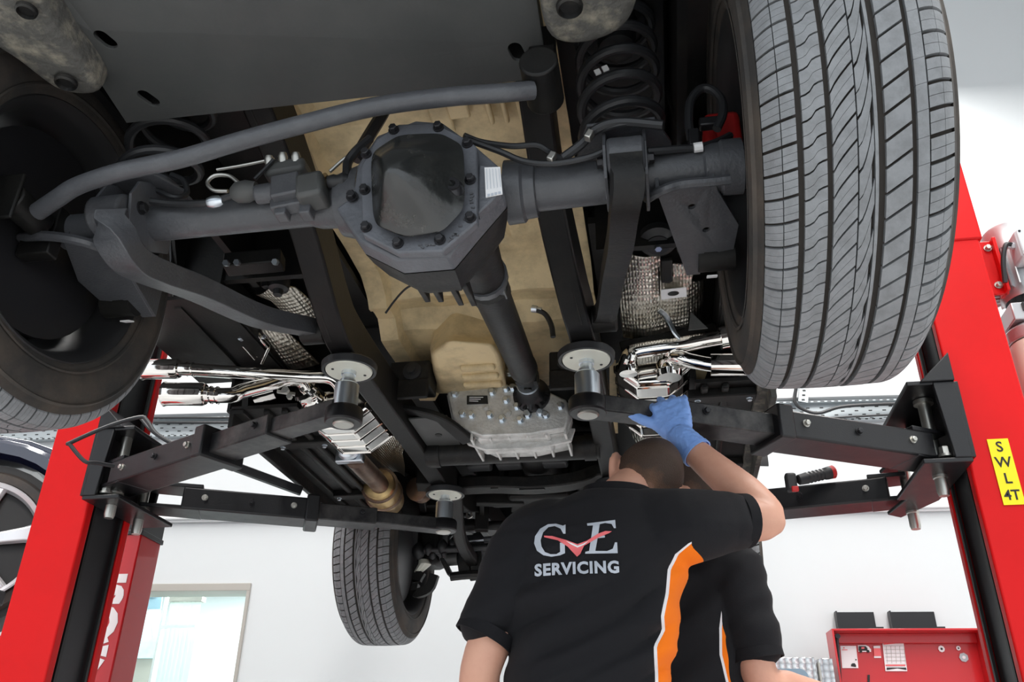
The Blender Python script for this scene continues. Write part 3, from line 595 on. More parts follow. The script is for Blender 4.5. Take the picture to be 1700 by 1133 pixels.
# ---- wheels: tyre, tread blocks, rim, disc; built once at the right rear, outer side towards +x
TR, TW = 0.40, 0.246
def crown(u):
    s = 2 * u - 1; r = TR - 0.005 * s * s
    if abs(s) > 0.72: r -= 0.040 * ((abs(s) - 0.72) / 0.28) ** 2.2 * 0.55
    return (u - 0.5) * TW, r
def tread_mesh():
    m = MB(); N = 72; P_ = 2 * PI / N
    def block(u0, u1, lo, hi, k, nu=3, nt=2, dep=0.0085):
        top = []; 
        for i in range(nu + 1):
            u = u0 + (u1 - u0) * i / nu; x, r = crown(u); a0, a1 = lo(u), hi(u)
            top.append([(x, r, (k + a0 + (a1 - a0) * j / nt) * P_) for j in range(nt + 1)])
        def pt(q, d=0): x, r, a = q; return (x, -(r - d) * math.cos(a), (r - d) * math.sin(a))
        vs = [pt(q) for row in top for q in row]; nc = nt + 1; fs = []
        for i in range(nu):
            for j in range(nt): a = i * nc + j; fs.append((a, a + 1, a + nc + 1, a + nc))
        rim = [j for j in range(nc)] + [i * nc + nt for i in range(1, nu + 1)] + [nu * nc + j for j in range(nt - 1, -1, -1)] + [i * nc for i in range(nu - 1, 0, -1)]
        flat = [q for row in top for q in row]; b = len(vs); vs += [pt(flat[i], dep) for i in rim]
        n = len(rim)
        for i in range(n): fs.append((rim[i], b + i, b + (i + 1) % n, rim[(i + 1) % n]))
        m.add(vs, fs)
    L = lambda u0, u1, s, o=0.0: (lambda u: o + s * (u - u0) / (u1 - u0))
    for k in range(N):
        # inner shoulder blocks, split by a line groove and a fine cross sipe
        for (a, b) in ((0.0, .085), (.090, .165)):
            s0 = .30 * (a / .165); s1 = .30 * (b / .165)
            for o0, o1 in ((.10, .36), (.375, .66), (.675, .97)): block(a, b, L(a, b, s1 - s0, s0 + o0), L(a, b, s1 - s0, s0 + o1), k, 2 if a else 4, 1)
        # second rib with stepped cross grooves
        zz = lambda o: (lambda u: o + (0.0 if u < .24 else (.28 if u > .275 else .28 * (u - .24) / .035)) + .25 * (u - .2) / .12)
        block(.200, .318, zz(.08), zz(.50), k, 5, 1); block(.200, .318, zz(.52), zz(1.0), k, 5, 1)
        # slanted blocks
        cv = lambda o: (lambda u: o + 1.15 * ((u - .35) / .125) ** 0.8)
        block(.350, .474, cv(.12), cv(.54), k, 5, 1); block(.350, .474, cv(.56), cv(1.0), k, 5, 1)
        if k % 2 == 0:   # centre rib with curved hook sipes, two pitches long
            hk = lambda o: (lambda u: o + 2.6 * ((u - .482) / .098) ** 1.6)
            block(.482, .545, hk(.05), hk(.9), k, 4, 1); block(.482, .56, hk(.95), hk(1.9), k, 4, 1)
        block(.565, .582, L(.565, .582, .1), L(.565, .582, .1, 1.0), k, 1, 1)
        block(.622, .755, L(.622, .755, .62, .10), L(.622, .755, .62, .97), k, 3, 2)
        block(.785, .843, L(.785, .843, .1), L(.785, .843, .1, .985), k, 1, 1)
        for (a, b) in ((.850, .93), (.932, 1.0)):
            s0 = .25 * (a - .85) / .15; s1 = .25 * (b - .85) / .15
            for o0, o1 in ((.12, .53), (.55, .96)): block(a, b, L(a, b, s1 - s0, s0 + o0), L(a, b, s1 - s0, s0 + o1), k, 3, 1)
    return m
def carcass():
    m = MB(); prof = []
    for i in range(13):
        x, r = crown(i / 12); prof.append((x, r - 0.0082))
    side_o = [(.124, .370), (.132, .355), (.1375, .325), (.136, .298), (.128, .276), (.122, .266), (.112, .262)]
    prof = [(-x, r) for x, r in side_o[::-1]] + prof + side_o
    m.lathe((0, 0, 0), (1, 0, 0), prof, 96, cap=False)
    for i, f in enumerate(m.f):
        j = i // 96
        if 6 < j < 6 + 13: m.m[i] = 1
    for s in (-1, 1):   # raised rings on the sidewall
        for r0 in (.286, .352): m.lathe((0, 0, 0), (1, 0, 0), [(s * (.1335 if r0 > .3 else .1325), r0 - .004), (s * (.137 if r0 > .3 else .1365), r0), (s * (.1315 if r0 > .3 else .1355), r0 + .004)], 96, cap=False)
    return m
def rim_mesh():
    m = MB()
    m.lathe((0, 0, 0), (1, 0, 0), [(-.122, .272), (-.126, .266), (-.118, .256), (-.10, .246), (-.06, .236), (.06, .230), (.10, .245), (.118, .256), (.126, .266), (.122, .272)], 72, cap=False)
    m.lathe((0, 0, 0), (1, 0, 0), [(.08, .0), (.08, .075), (.10, .07), (.105, .03), (.105, 0)], 32, cap=False)
    for k in range(5):
        for da in (-.13, .13):
            a = 2 * PI * k / 5 + da; a2 = 2 * PI * k / 5 + da * 1.9
            m.beam((.09, .05 * math.cos(a), .05 * math.sin(a)), (.088, .238 * math.cos(a2), .238 * math.sin(a2)), .06, .03, up=(1, 0, 0), w1=.085)
    return m
wheel = None
def make_wheel(name, loc, flip):
    w = rim_mesh(); w.v = [tuple(V(p) + V(loc)) for p in w.v]
def local_part(name, mb, mats, parent, smooth=0.5):
    me = mb.mesh(name); me.polygons.foreach_set('material_index', mb.m); finish(me, mats, smooth)
    o = bpy.data.objects.new(name, me); COL.objects.link(o); o.parent = parent; return o
wheel = local_part('wheel', rim_mesh(), 'rim', car)
local_part('tyre', carcass(), ['rubber', 'groove'], wheel, 0.9)
local_part('tread', tread_mesh(), 'tread', wheel, 0.3)
mm = MB(); mm.lathe((-.045, 0, 0), (1, 0, 0), [(-.02, .0), (-.02, .215), (-.012, .215), (0, .17), (.022, .165), (.022, .05)], 48, cap=False); mm.lathe((-.06, 0, 0), (1, 0, 0), [(0, .06), (.02, .085), (.14, .085), (.14, 0)], 32, cap=False)
local_part('brake_disc', mm, 'bolt', wheel)
def place_wheel(w, loc, rz): w.location = V(loc) - WP[car.name]; w.rotation_euler = (0.37, 0, rz) if rz == 0 else (0.9, 0, rz)
def copy_wheel(loc, rz):
    c = wheel.copy(); COL.objects.link(c); c.parent = car
    for ch in wheel.children: d = ch.copy(); COL.objects.link(d); d.parent = c
    place_wheel(c, loc, rz); return c
place_wheel(wheel, (.7785, 0, AZ), 0)
copy_wheel((-.7785, 0, AZ), PI); copy_wheel((.745, 2.62, AZ), 0); copy_wheel((-.7785, 2.62, AZ), PI)

# ---- rear axle with its differential
m = MB(); m.tube([(-.66, 0, 1.851), (-.10, 0, 1.853)], .035, 24)
m.lathe((-.135, 0, 1.853), (1, 0, 0), [(0, .036), (.015, .041), (.055, .043), (.06, .06), (.11, .075)], 28)
axle = part('rear_axle', m, 'axle', label='dark grey axle tube')
m = MB(); m.tube([(.25, 0, 1.846), (.70, 0, 1.858)], .041, 24); m.lathe((.245, 0, 1.846), (1, 0, 0), [(0, .06), (.03, .058), (.035, .052), (.055, .05), (.057, .041)], 28)
m.lathe((.60, 0, 1.857), (1, 0, 0), [(0, .041), (.005, .046), (.03, .046), (.035, .05), (.07, .05)], 28); part('axle_tube', m, 'axle', axle)
flange = [(0.074, -0.15, 1.903), (0.141, -0.15, 1.898), (0.204, -0.15, 1.85), (0.219, -0.15, 1.833), (0.224, -0.15, 1.677), (0.169, -0.15, 1.625), (0.095, -0.15, 1.629), (0.031, -0.15, 1.672), (0.014, -0.15, 1.814), (0.036, -0.15, 1.873)]
dome = [(0.082, -0.165, 1.866), (0.158, -0.165, 1.86), (0.201, -0.165, 1.826), (0.208, -0.165, 1.694), (0.172, -0.165, 1.65), (0.111, -0.165, 1.645), (0.053, -0.165, 1.677), (0.034, -0.165, 1.831)]
m = MB(); m.prism(flange, (0, .018, 0)); fl = part('cover_flange', m, 'flange', axle, bevel=.003)
def reround(poly, n=40, k=0.25):
    """closed polygon resampled with rounded corners"""
    P = [V(p) for p in poly]; L = len(P); out = []
    for i in range(L):
        a, b, c = P[i - 1], P[i], P[(i + 1) % L]; p0 = b.lerp(a, k); p1 = b.lerp(c, k)
        for t in range(5): s = t / 4; out.append((p0.lerp(b, s)).lerp(b.lerp(p1, s), s))
    return out
base = reround(dome); cen = V((0.121, -0.165, 1.745)); peak = V((0.106, -0.165, 1.715))
rings = []
for t in [0, .08, .17, .28, .4, .52, .64, .76, .87, .95]:
    h = 0.092 * (0.5 - 0.5 * math.cos(PI * min(1, t * .98 + .02))) ** 0.75
    c = cen.lerp(peak, t); ring = []
    for p in base:
        q = c + (p - cen) * (1 - t); hh = h
        ring.append(q + V((0, -hh, 0)))
    rings.append(ring)
m = MB(); m.loft([[p + V((0, .004, 0)) for p in base]] + rings); cov = part('differential_cover', m, 'cover', axle, smooth=0.9, label='glossy black domed cover')
s_ = cov.modifiers.new('sub', 'SUBSURF'); s_.levels = 1; s_.render_levels = 1
bc = V((0, -1, 0)); bolts = [(0.068, -0.15, 1.889), (0.149, -0.15, 1.884), (0.202, -0.15, 1.841), (0.21, -0.15, 1.762), (0.213, -0.15, 1.684), (0.164, -0.15, 1.646), (0.094, -0.15, 1.646), (0.037, -0.15, 1.684), (0.027, -0.15, 1.762), (0.022, -0.15, 1.841)]
c0 = V(bolts[0]); repeat('cover_bolt', hexbolt(c0, (0, -1, 0), .0072, .012), 'bolt', axle, bolts, c0)
m = MB(); pl = V((0.183, -0.19, 1.73)); m.lathe(pl + V((0, .02, 0)), (0.25, -1, .1), [(0, .022), (.006, .02), (.012, .013), (.016, .013), (.016, .007), (.010, .007)], 20); part('fill_plug', m, 'bolt', axle, label='round filler plug')
# cast housing in front of the flange
back = [(0.096, -0.12, 1.936), (0.147, -0.12, 1.924), (0.212, -0.12, 1.859), (0.251, -0.12, 1.813), (0.26, -0.12, 1.754), (0.225, -0.12, 1.708), (0.172, -0.12, 1.635), (0.085, -0.12, 1.635), (0.013, -0.12, 1.681), (-0.035, -0.12, 1.755), (-0.007, -0.12, 1.778), (-0.006, -0.12, 1.845), (0.025, -0.12, 1.91)]
m = MB(); m.prism(back, (0, .045, 0)); part('differential_housing', m, 'flange', axle, bevel=.005)
hc = V((.095, 0, 1.80)); rr_ = []
for t, k, dy in ((0, 1.0, -.076), (.3, .96, -.04), (.6, .86, .02), (.8, .7, .07), (1, .5, .12)): rr_.append([V((hc.x + (p[0] - hc.x) * k, dy, hc.z + (p[2] - hc.z) * k - .0 * t)) for p in back])
m = MB(); m.loft(rr_); part('housing_body', m, 'dust', axle, smooth=.8)
m = MB(); m.prism([(0.22, -0.138, 1.806), (0.257, -0.138, 1.792), (0.26, -0.138, 1.742), (0.222, -0.138, 1.701)], (0, .02, 0)); part('housing_ear', m, 'flange', axle, bevel=.003)
m = MB(); m.prism([(0.231, -0.141, 1.794), (0.258, -0.141, 1.792), (0.263, -0.141, 1.735), (0.235, -0.141, 1.731)], (0, .002, 0)); tg = part('axle_tag', m, 'white', axle, smooth=0, label='white identification tag')
m = MB()
for k in range(5): m.beam(V((0.235, -0.143, 1.789)).lerp(V((0.256, -0.143, 1.787)), k / 4), V((0.238, -0.143, 1.746)).lerp(V((0.26, -0.143, 1.748)), k / 4), .0008, .0006)
for k in range(4): m.box(V((0.24, -0.142, 1.734)).lerp(V((0.258, -0.142, 1.737)), k / 3), (.004, .0006, .005))
o = part('tag_print', m, 'greyprint', tg, smooth=0); o['kind'] = 'stuff'
b0 = V((-0.005, -0.125, 1.771)); part('ear_bolt', hexbolt(b0, (0, -1, 0), .008, .012), 'bolt', axle)
# raised cast marks round the lower rim of the flange
m = MB(); random.seed(3)
for (x0, y0, x1, y1, n) in ((0.213, 1.70, 0.213, 1.67, 4),): pass
arc = [(0.214, -0.151, 1.733), (0.215, -0.151, 1.705), (0.193, -0.151, 1.656), (0.178, -0.151, 1.646), (0.146, -0.151, 1.636), (0.124, -0.151, 1.637)]
for i in range(len(arc) - 1):
    a, b = V(arc[i]), V(arc[i + 1])
    for k in range(4): p = a.lerp(b, k / 4) + V((random.uniform(-.002, .002), 0, random.uniform(-.003, .003))); m.box(p, (.006, .003, .003), R=Matrix.Rotation(random.uniform(-1, 1), 3, 'Y'))
o = part('cast_marks', m, 'axle', axle, smooth=0); o['kind'] = 'stuff'
# cooling fins and pinion nose
for (xa, ya, xb, yb) in ((680, 445, 690, 470), (703, 448, 713, 472), (722, 452, 748, 482), (748, 452, 770, 485)):
    m = MB(); a, b = V((0.058, 0.03, 1.718)) + V(((xa - 680) * .00115, 0, -(ya - 445) * .0011)), V((0.072, 0.03, 1.687)) + V(((xb - 690) * .00115, 0, -(yb - 468) * .0011))
    m.prism([a + V((-.006, -.05, .05)), b + V((-.006, 0, 0)), b + V((-.006, .09, .01)), a + V((-.006, .10, .06))], (.011, 0, 0)); part('cooling_fin', m, 'dust', axle, bevel=.002)
pn0 = V((.145, .02, 1.80)); pn1 = V((0.158, 0.22, 1.81))
m = MB(); m.tube([pn0, pn0.lerp(pn1, .55), pn0.lerp(pn1, .9), pn1], [.075, .056, .047, .046], 20); part('pinion_nose', m, 'dust', axle)
ds1 = V((0.106, 1.17, 2.019)); dd = (ds1 - pn1).normalized()
m = MB(); m.lathe(pn1 - dd * .01, dd, [(0, .03), (.0, .05), (.025, .05), (.03, .03), (.06, .028)], 18)
for s in (-1, 1):
    sd, up = perp(dd); m.beam(pn1 + dd * .02 + sd * s * .032, pn1 + dd * .085 + sd * s * .032, .014, .05, up=up)
part('rear_yoke', m, 'axle', axle)
m = MB(); L_ = (ds1 - pn1).length; m.lathe(pn1 + dd * .05, dd, [(0, .03), (.01, .044), (.06, .0445), (.075, .041), (L_ - .27, .041), (L_ - .25, .043), (L_ - .2, .043), (L_ - .18, .034), (L_ - .165, .038), (L_ - .155, .034), (L_ - .09, .031), (L_ - .05, .031)], 24)
ds = part('drive_shaft', m, 'dust')
m = MB(); e = ds1 - dd * .02; sd, up = perp(dd)
for s in (-1, 1): m.beam(e - dd * .06 + sd * s * .027, e + dd * .03 + sd * s * .027, .013, .045, up=up)
m.tube([e - sd * .036, e + sd * .036], .012, 10); m.tube([e - up * .036, e + up * .036], .012, 10); part('front_joint', m, 'chassis', ds)
# ---- track bar
m = MB(); tb = bez([(-0.616, -0.13, 1.803), (-0.565, -0.15, 1.813), (-0.511, -0.17, 1.821), (-0.417, -0.19, 1.825), (-0.298, -0.2, 1.831), (-0.19, -0.2, 1.857), (-0.083, -0.2, 1.879), (0.045, -0.2, 1.901), (0.172, -0.2, 1.905), (0.264, -0.19, 1.91), (0.318, -0.17, 1.928)], 6)
m.tube(tb, .0165, 14); trk = part('track_bar', m, 'axle', label='long bent grey bar across the axle')
m = MB(); c = V((0.331, -0.15, 1.966)); m.tube([c + V((0, -.05, .0)), c + V((0, .05, 0))], .034, 20); m.box(c + V((.0, .03, .05)), (.05, .06, .08)); part('track_bar_bush', m, 'chassis', trk, bevel=.004)
m = MB(); c = V((-0.663, -0.11, 1.826)); m.tube([c + V((0, -.045, 0)), c + V((0, .045, 0))], .03, 18); m.box(c + V((-.01, .07, -.005)), (.07, .03, .11)); m.box(c + V((-.01, -.05, -.005)), (.07, .008, .1)); part('track_bar_bracket', m, 'chassis', trk, bevel=.003)
# ---- coil springs and their seats
def spring(cx, cy, z0, z1, r0, turns, lean=0.0):
    n = int(turns * 28); m = MB()
    m.tube([(cx + (r0) * math.cos(2 * PI * turns * t + .6) + lean * t, cy + r0 * math.sin(2 * PI * turns * t + .6), z0 + (z1 - z0) * (t ** .92)) for t in (i / n for i in range(n + 1))], .0105, 10)
    return part('coil_spring', m, 'hose')
for s in (1, -1):
    x = .462 if s > 0 else -.505
    sp = spring(x, .03, 1.945, 2.36, .075, 6.3 if s > 0 else 5.4, -.004 * s)
    m = MB(); m.lathe((x, .03, 1.925), (0, 0, 1), [(0, .085), (.006, .088), (.012, .082), (.02, .05), (.05, .045)], 32); part('spring_seat', m, 'axle', sp)
    m = MB(); m.lathe((x, .03, 2.2), (0, 0, 1), [(0, .02), (.01, .038), (.06, .042), (.1, .05), (.2, .055)], 24); part('bump_stop', m, 'hose', sp)
    if s > 0:
        m = MB(); a = V((x, .03, 2.075))
        for an in (4.18, 4.4): m.box(a + V((.0755 * math.cos(an), .0755 * math.sin(an) - .009, .004)), (.011, .004, .012), R=Matrix.Rotation(-.35, 3, 'Y'))
        part('paint_mark', m, 'white', sp, smooth=0, label='white paint marks')
    bx = x + (.0 if s > 0 else 0)
    for dx in (-.034, .036):
        m = MB(); m.prism([(bx + dx, -.075, 1.90), (bx + dx, -.09, 1.86), (bx + dx, -.075, 1.80), (bx + dx, .0, 1.785), (bx + dx, .06, 1.82), (bx + dx, .06, 1.93), (bx + dx, -.03, 1.93)], (.006, 0, 0)); part('arm_bracket', m, 'axle', axle, bevel=.001)
        part('bracket_bolt', hexbolt((bx + dx + (.006 if dx > 0 else 0), -.055, 1.85), (1 if dx > 0 else -1, 0, 0), .010, .012), 'bolt', axle)
    m = MB(); m.prism([(bx - .07, .10, 1.925), (bx - .085, .0, 1.925), (bx - .06, -.08, 1.915), (bx + .06, -.08, 1.915), (bx + .09, .0, 1.925), (bx + .07, .10, 1.925)], (0, 0, .006)); part('perch_plate', m, 'axle', axle, bevel=.001)
# ---- lower control arms
m = MB(); p = bez([(0.468, -0.095, 1.815), (0.467, -0.09, 1.772), (0.458, -0.04, 1.759), (0.444, 0.12, 1.8), (0.421, 0.32, 1.861), (0.393, 0.55, 1.905), (.374, .67, 1.95)], 5)
n = len(p); m.sweep(p, [.056 - .008 * min(1, i / (n * .35)) for i in range(n)], [.05 - .008 * i / n for i in range(n)]); ca_ = part('control_arm', m, 'dust', bevel=.014, seg=4)
m = MB(); c = V((0.468, -0.07, 1.844)); m.tube([c - V((.033, 0, .0)), c + V((.033, 0, 0))], .036, 20); part('arm_bush', m, 'axle', ca_, bevel=.006)
m = MB(); c = V((.376, .69, 1.952)); m.lathe(c - V((.035, 0, 0)), (1, 0, 0), [(0, .03), (.005, .036), (.065, .036), (.07, .03)], 20); part('arm_bush', m, 'chassis', ca_)
m = MB(); p = bez([(-0.49, -0.09, 1.805), (-0.479, -0.08, 1.765), (-0.478, -0.03, 1.751), (-0.486, 0.06, 1.779), (-0.482, 0.22, 1.835), (-0.437, 0.42, 1.875), (-.405, .64, 1.962)], 5)
n = len(p); m.sweep(p, [.064 - .016 * min(1, i / (n * .5)) for i in range(n)], [.055 - .012 * i / n for i in range(n)]); ca2 = part('control_arm', m, 'axle', bevel=.014, seg=4)
m = MB(); c = V((-0.508, -0.07, 1.827)); m.tube([c - V((.035, 0, 0)), c + V((.035, 0, 0))], .038, 20); part('arm_bush', m, 'axle', ca2, bevel=.006)
m = MB(); c = V((-.40, .665, 1.962)); m.lathe(c - V((.035, 0, 0)), (1, 0, 0), [(0, .03), (.005, .036), (.065, .036), (.07, .03)], 20); part('arm_bush', m, 'chassis', ca2)
# ---- shock absorber brackets and shocks
for s in (1, -1):
    q = lambda x, y, z: V((x if s > 0 else -x - .02, y, z))
    m = MB(); poly = [q(.515, -.03, 1.80), q(.612, -.03, 1.806), q(.665, .10, 1.80), q(.655, .22, 1.79), q(.628, .17, 1.79), q(.603, .17, 1.79), q(.596, .24, 1.785), q(.57, .24, 1.785)]
    m.prism(poly, (0, 0, .006)); sb = part('shock_bracket', m, 'axle', axle, bevel=.001)
    if s > 0: cut(sb, MB().lathe((.578, .03, 1.77), (0, 0, 1), [(0, .007), (.06, .007)], 12).lathe((.605, .10, 1.77), (0, 0, 1), [(0, .007), (.06, .007)], 12))
    m = MB(); m.prism([q(.515, -.03, 1.80), q(.57, .24, 1.785), q(.57, .24, 1.86), q(.515, -.03, 1.87)], (.006, 0, 0)); m.prism([q(.612, -.03, 1.806), q(.655, .22, 1.79), q(.655, .22, 1.86), q(.612, -.03, 1.87)], (.006, 0, 0)); part('bracket_side', m, 'axle', sb, smooth=0)
    m = MB(); c = q(.627, .20, 1.80); m.lathe(c - V((.035, 0, 0)), (1, 0, 0), [(0, .03), (.07, .03)], 20); sh = part('shock_absorber', m, 'chassis')
    m = MB(); m.lathe(c + V((0, .0, .02)), (-.12 * s, .1, 1), [(0, .028), (.03, .032), (.24, .032), (.25, .01), (.5, .01)], 20); part('shock_body', m, 'chassis', sh)
    m = MB(); m.box(c + V((-.01 * s, .02, -.034)), (.02, .022, .003), R=Matrix.Rotation(.4, 3, 'X')); part('shock_sticker', m, 'white', sh, smooth=0)
# ---- frame rails and cross members
def rail(x0, s):
    m = MB(); p = bez([(x0 - .02 * s, -.85, 2.23), (x0 - .03 * s, -.35, 2.24), (x0 - .03 * s, .0, 2.20), (x0 - .03 * s, .30, 2.09), (x0 - .01 * s, .58, 1.985), (x0, .78, 1.965), (x0, 1.4, 1.965), (x0, 2.1, 1.965), (x0 - .01 * s, 2.45, 2.04), (x0 - .02 * s, 3.1, 2.06)], 6)
    m.sweep(p, .066, .12); r = part('frame_rail', m, 'chassis', bevel=.006)
    m = MB(); m.tube([q + V((.012 * s, 0, -.0615)) for q in p[6:27]], .0025, 6); part('weld_seam', m, 'dust', r)
    return r
rr_r = rail(.318, 1); rl_r = rail(-.330, -1)
m = MB(); m.tube([(-.30, 1.50, 1.912), (.30, 1.50, 1.912)], .041, 24); m.tube([(-.29, 1.50, 1.912), (-.25, 1.5, 1.912)], .046, 24); m.tube([(.25, 1.50, 1.912), (.29, 1.5, 1.912)], .046, 24); part('cross_tube', m, 'dust')
for s, x in ((-1, -.265), (1, .245)):
    m = MB(); m.box((x, 1.16, 2.04), (.13, .10, .09)); m.box((x, 1.11, 1.985), (.13, .012, .07)); cm = part('mount_bracket', m, 'dust', bevel=.006)
    m = MB(); m.lathe((x - .01 * s, 1.109, 2.045), (0, -1, 0), [(0, .03), (.008, .03), (.01, .02), (.012, .02), (.012, .012), (.022, .012)], 20); part('mount_bush', m, 'hose', cm)
m = MB(); m.prism([(-0.292, 1.222, 1.93), (-0.163, 1.215, 1.93), (-0.176, 1.506, 1.93), (-0.292, 1.502, 1.93)], (0, 0, .006)); sk = part('skid_plate', m, 'bare', bevel=.001)
m = MB(); m.lathe((-0.227, 1.364, 1.928), (0, 0, 1), [(0, .012), (.001, .012)], 14); part('skid_plate_bolt', m, 'inkblack', sk)
m = MB(); m.sweep(bez([(-0.316, 1.2, 1.962), (-0.207, 1.2, 1.931), (-0.157, 1.22, 1.905), (-0.108, 1.3, 1.876)], 5), .05, .018); part('skid_bracket', m, 'chassis', bevel=.004)
m = MB(); p = bez([(-.30, 2.0, 1.965), (-.16, 2.0, 1.965), (0, 2.0, 1.955), (.16, 2.0, 1.965), (.24, 2.02, 2.0), (.30, 2.02, 2.0)], 5); m.sweep(p, .09, .05); gm = part('gearbox_cross_member', m, 'dust', bevel=.006)
for sx_, sw_, sz_ in ((.0, .10, 1.928), (-.15, .03, 1.938)): part('slot', MB().box((sx_, 1.975, sz_), (sw_, .02, .004)), 'inkblack', gm, smooth=0)
for x in (-.20, -.08, .10):
    m = MB(); m.box((x, 1.90, 2.03), (.10, .07, .07)); part('rubber_mount', m, 'hose', bevel=.01)
# ---- floor pan with pressed beads, transfer-box shield
def floor_z(x, y):
    z = 2.25 - .0 * y
    if y > .80: z -= .05 * min(1, (y - .80) / .10)
    if y > .98: z -= .05 * min(1, (y - .98) / .05)
    z -= .018 * math.exp(-((y - .90) / .02) ** 2) + .012 * math.exp(-((y - .30) / .025) ** 2)
    for (x0, x1, y0, y1) in ((.16, .26, .42, .68), (-.24, -.06, .50, .76), (-.03, .12, .44, .74), (.02, .11, .02, .14), (-.25, -.12, .02, .2)):
        if x0 < x < x1 and y0 < y < y1: z += .016
    if abs(x) > .27: z -= .03
    return z + .002 * math.sin(40 * x + 23 * y)
g = [[(-.34 + .68 * i / 48, -.35 + 1.85 * j / 110, floor_z(-.34 + .68 * i / 48, -.35 + 1.85 * j / 110)) for i in range(49)] for j in range(111)]
m = MB(); m.sheet(g, .01); fp = part('floor_pan', m, 'cream', smooth=.7, label='cream coated floor pan')
for dy, w_ in ((.085, .05), (.13, .035)):
    m = MB(); m.box((.18 - dy, .06 + dy, 2.235), (.05, .12, .012)); part('floor_bead', m, 'cream', fp, bevel=.006)
for x in (.165, .20, .235): 
    m = MB(); m.box((x, .12, 2.232), (.012, .22, .016)); part('floor_bead', m, 'cream', fp, bevel=.005)
for a_, b_ in (((-.05, -.16, 2.225), (.08, .09, .01)), ((.06, -.17, 2.22), (.10, .08, .01)), ((.21, -.17, 2.22), (.10, .07, .01))):
    m = MB(); m.box(a_, b_); part('floor_patch', m, 'bare', fp, bevel=.003, label='grey patch plate')
m = MB(); r0 = [(-0.181, 1.018, 2.09), (-0.104, 0.959, 2.09), (0.03, 1.001, 2.09), (0.041, 1.083, 2.09), (-0.009, 1.394, 2.09), (-0.25, 1.37, 2.09)]
cx = sum(V(p).x for p in r0) / 6; cy = sum(V(p).y for p in r0) / 6
bot = [V((-0.16, 0.977, 2.03)), V((-0.086, 0.894, 2.03)), V((0.037, 0.934, 2.03)), V((0.045, 1.006, 2.03)), V((0.03, 1.22, 2.03)), V((-0.199, 1.244, 2.03))]
m.loft([[V((p[0], p[1] + .04, 2.2)) for p in r0], [V((p[0], p[1] + .01, 2.09)) for p in r0], bot]); ts = part('tunnel_shield', m, 'cream', bevel=.015, seg=3, label='cream moulded box hanging from the floor')
for k in range(3):
    m = MB(); a = V((-0.09, 1.072, 2.027)).lerp(V((-0.107, 1.194, 2.027)), k / 2); b = V((0.018, 1.071, 2.027)).lerp(V((0.019, 1.193, 2.027)), k / 2); m.beam(a, b, .028, .02); part('shield_rib', m, 'cream', ts, bevel=.008, seg=3)
# outer floor, wheel arches and body sides (dark, mostly in shadow)
m = MB()
for s in (1, -1):
    m.box((.60 * s, 1.55, 2.20), (.50, 1.9, .02)); m.box((.47 * s, -.05, 2.44), (.3, 1.3, .03))
    m.box((.585 * s, .05, 2.34), (.02, 1.2, .46)); m.box((.72 * s, .03, 2.56), (.30, 1.24, .02)); m.box((.60 * s, .60, 2.28), (.46, .02, .36)); m.box((.60 * s, 2.05, 2.42), (.46, .02, .44)); m.box((.52 * s, 2.62, 2.45), (.02, 1.1, .5))
m.box((0, .85, 2.29), (1.12, 3.0, .02)); m.box((0, 1.6, 2.28), (1.62, 1.9, .02)); m.box((0, -.62, 2.42), (1.2, .02, .4)); m.box((0, .2, 2.50), (1.2, 1.6, .02)); m.box((0, 2.4, 2.5), (1.1, 1.8, .02))
part('inner_body', m, 'chassis', smooth=0)
for s in (1, -1):
    m = MB(); pts = []
    for y, z in [(-.85, 2.05), (-.56, 2.05)] + [(.56 * -math.cos(a), 2.02 + .52 * math.sin(a)) for a in (PI * k / 10 for k in range(1, 10))] + [(.62, 2.04), (1.06, 2.03), (1.08, 1.94), (2.02, 1.94)] + [(2.62 - .56 * math.cos(a), 2.02 + .52 * math.sin(a)) for a in (PI * k / 10 for k in range(1, 10))] + [(3.2, 2.1), (3.2, 2.75), (1.8, 2.85), (1.7, 3.0), (-.85, 3.0)]: pts.append((.80 * s, y, z))
    m.prism(pts, (-.02 * s, 0, 0)); part('body_side', m, 'chassis', smooth=0, label='dark painted body side')
    m = MB(); fl_ = [(.80 * s, 2.62 - .0, 0)]
    for yc in (0, 2.62):
        rg = []
        for k in range(13):
            a = PI * k / 12; y, z = yc - .56 * math.cos(a), 2.02 + .52 * math.sin(a); r = []
            for (dx, dz) in ((0, 0), (.13, -.01), (.13, .02), (0, .05)): r.append(V((( .79 + dx) * s, y, z + dz)))
            rg.append(r)
        m.loft(rg)
    part('wheel_arch_flare', m, 'slot', bevel=.006)
m = MB(); m.box((0, 1.1, 3.0), (1.56, 3.9, .03)); m.box((0, -.84, 2.6), (1.56, .03, .8)); part('body_shell', m, 'navy', smooth=0)
# ---- rear plate and the two dirty castings beside it
pz = 2.055
m = MB(); m.prism([(-0.53, -0.075, 2.055), (0.332, -0.067, 2.055), (0.336, -0.236, 2.055), (.345, -.85, 2.10), (-.50, -.85, 2.10), (-0.499, -0.368, 2.055)], (0, 0, .008)); rp = part('rear_plate', m, 'bare', smooth=0, bevel=.001, label='flat grey plate with slotted holes')
def slot(cm, p, q, r):
    p, q = V(p), V(q); d = (q - p).normalized(); n = V((-d.y, d.x, 0)); pts = []
    for k in range(9): a = -PI / 2 + PI * k / 8; pts.append(q + d * math.cos(a) * r + n * math.sin(a) * r - V((0, 0, .05)))
    for k in range(9): a = PI / 2 + PI * k / 8; pts.append(p + d * math.cos(a) * r + n * math.sin(a) * r - V((0, 0, .05)))
    cm.prism(pts, (0, 0, .15))
c_ = MB(); slot(c_, (-0.449, -0.292, 2.055), (-0.443, -0.274, 2.055), .013); slot(c_, (-0.452, -0.143, 2.055), (-0.444, -0.124, 2.055), .013); slot(c_, (0.281, -0.145, 2.055), (0.285, -0.128, 2.055), .013)
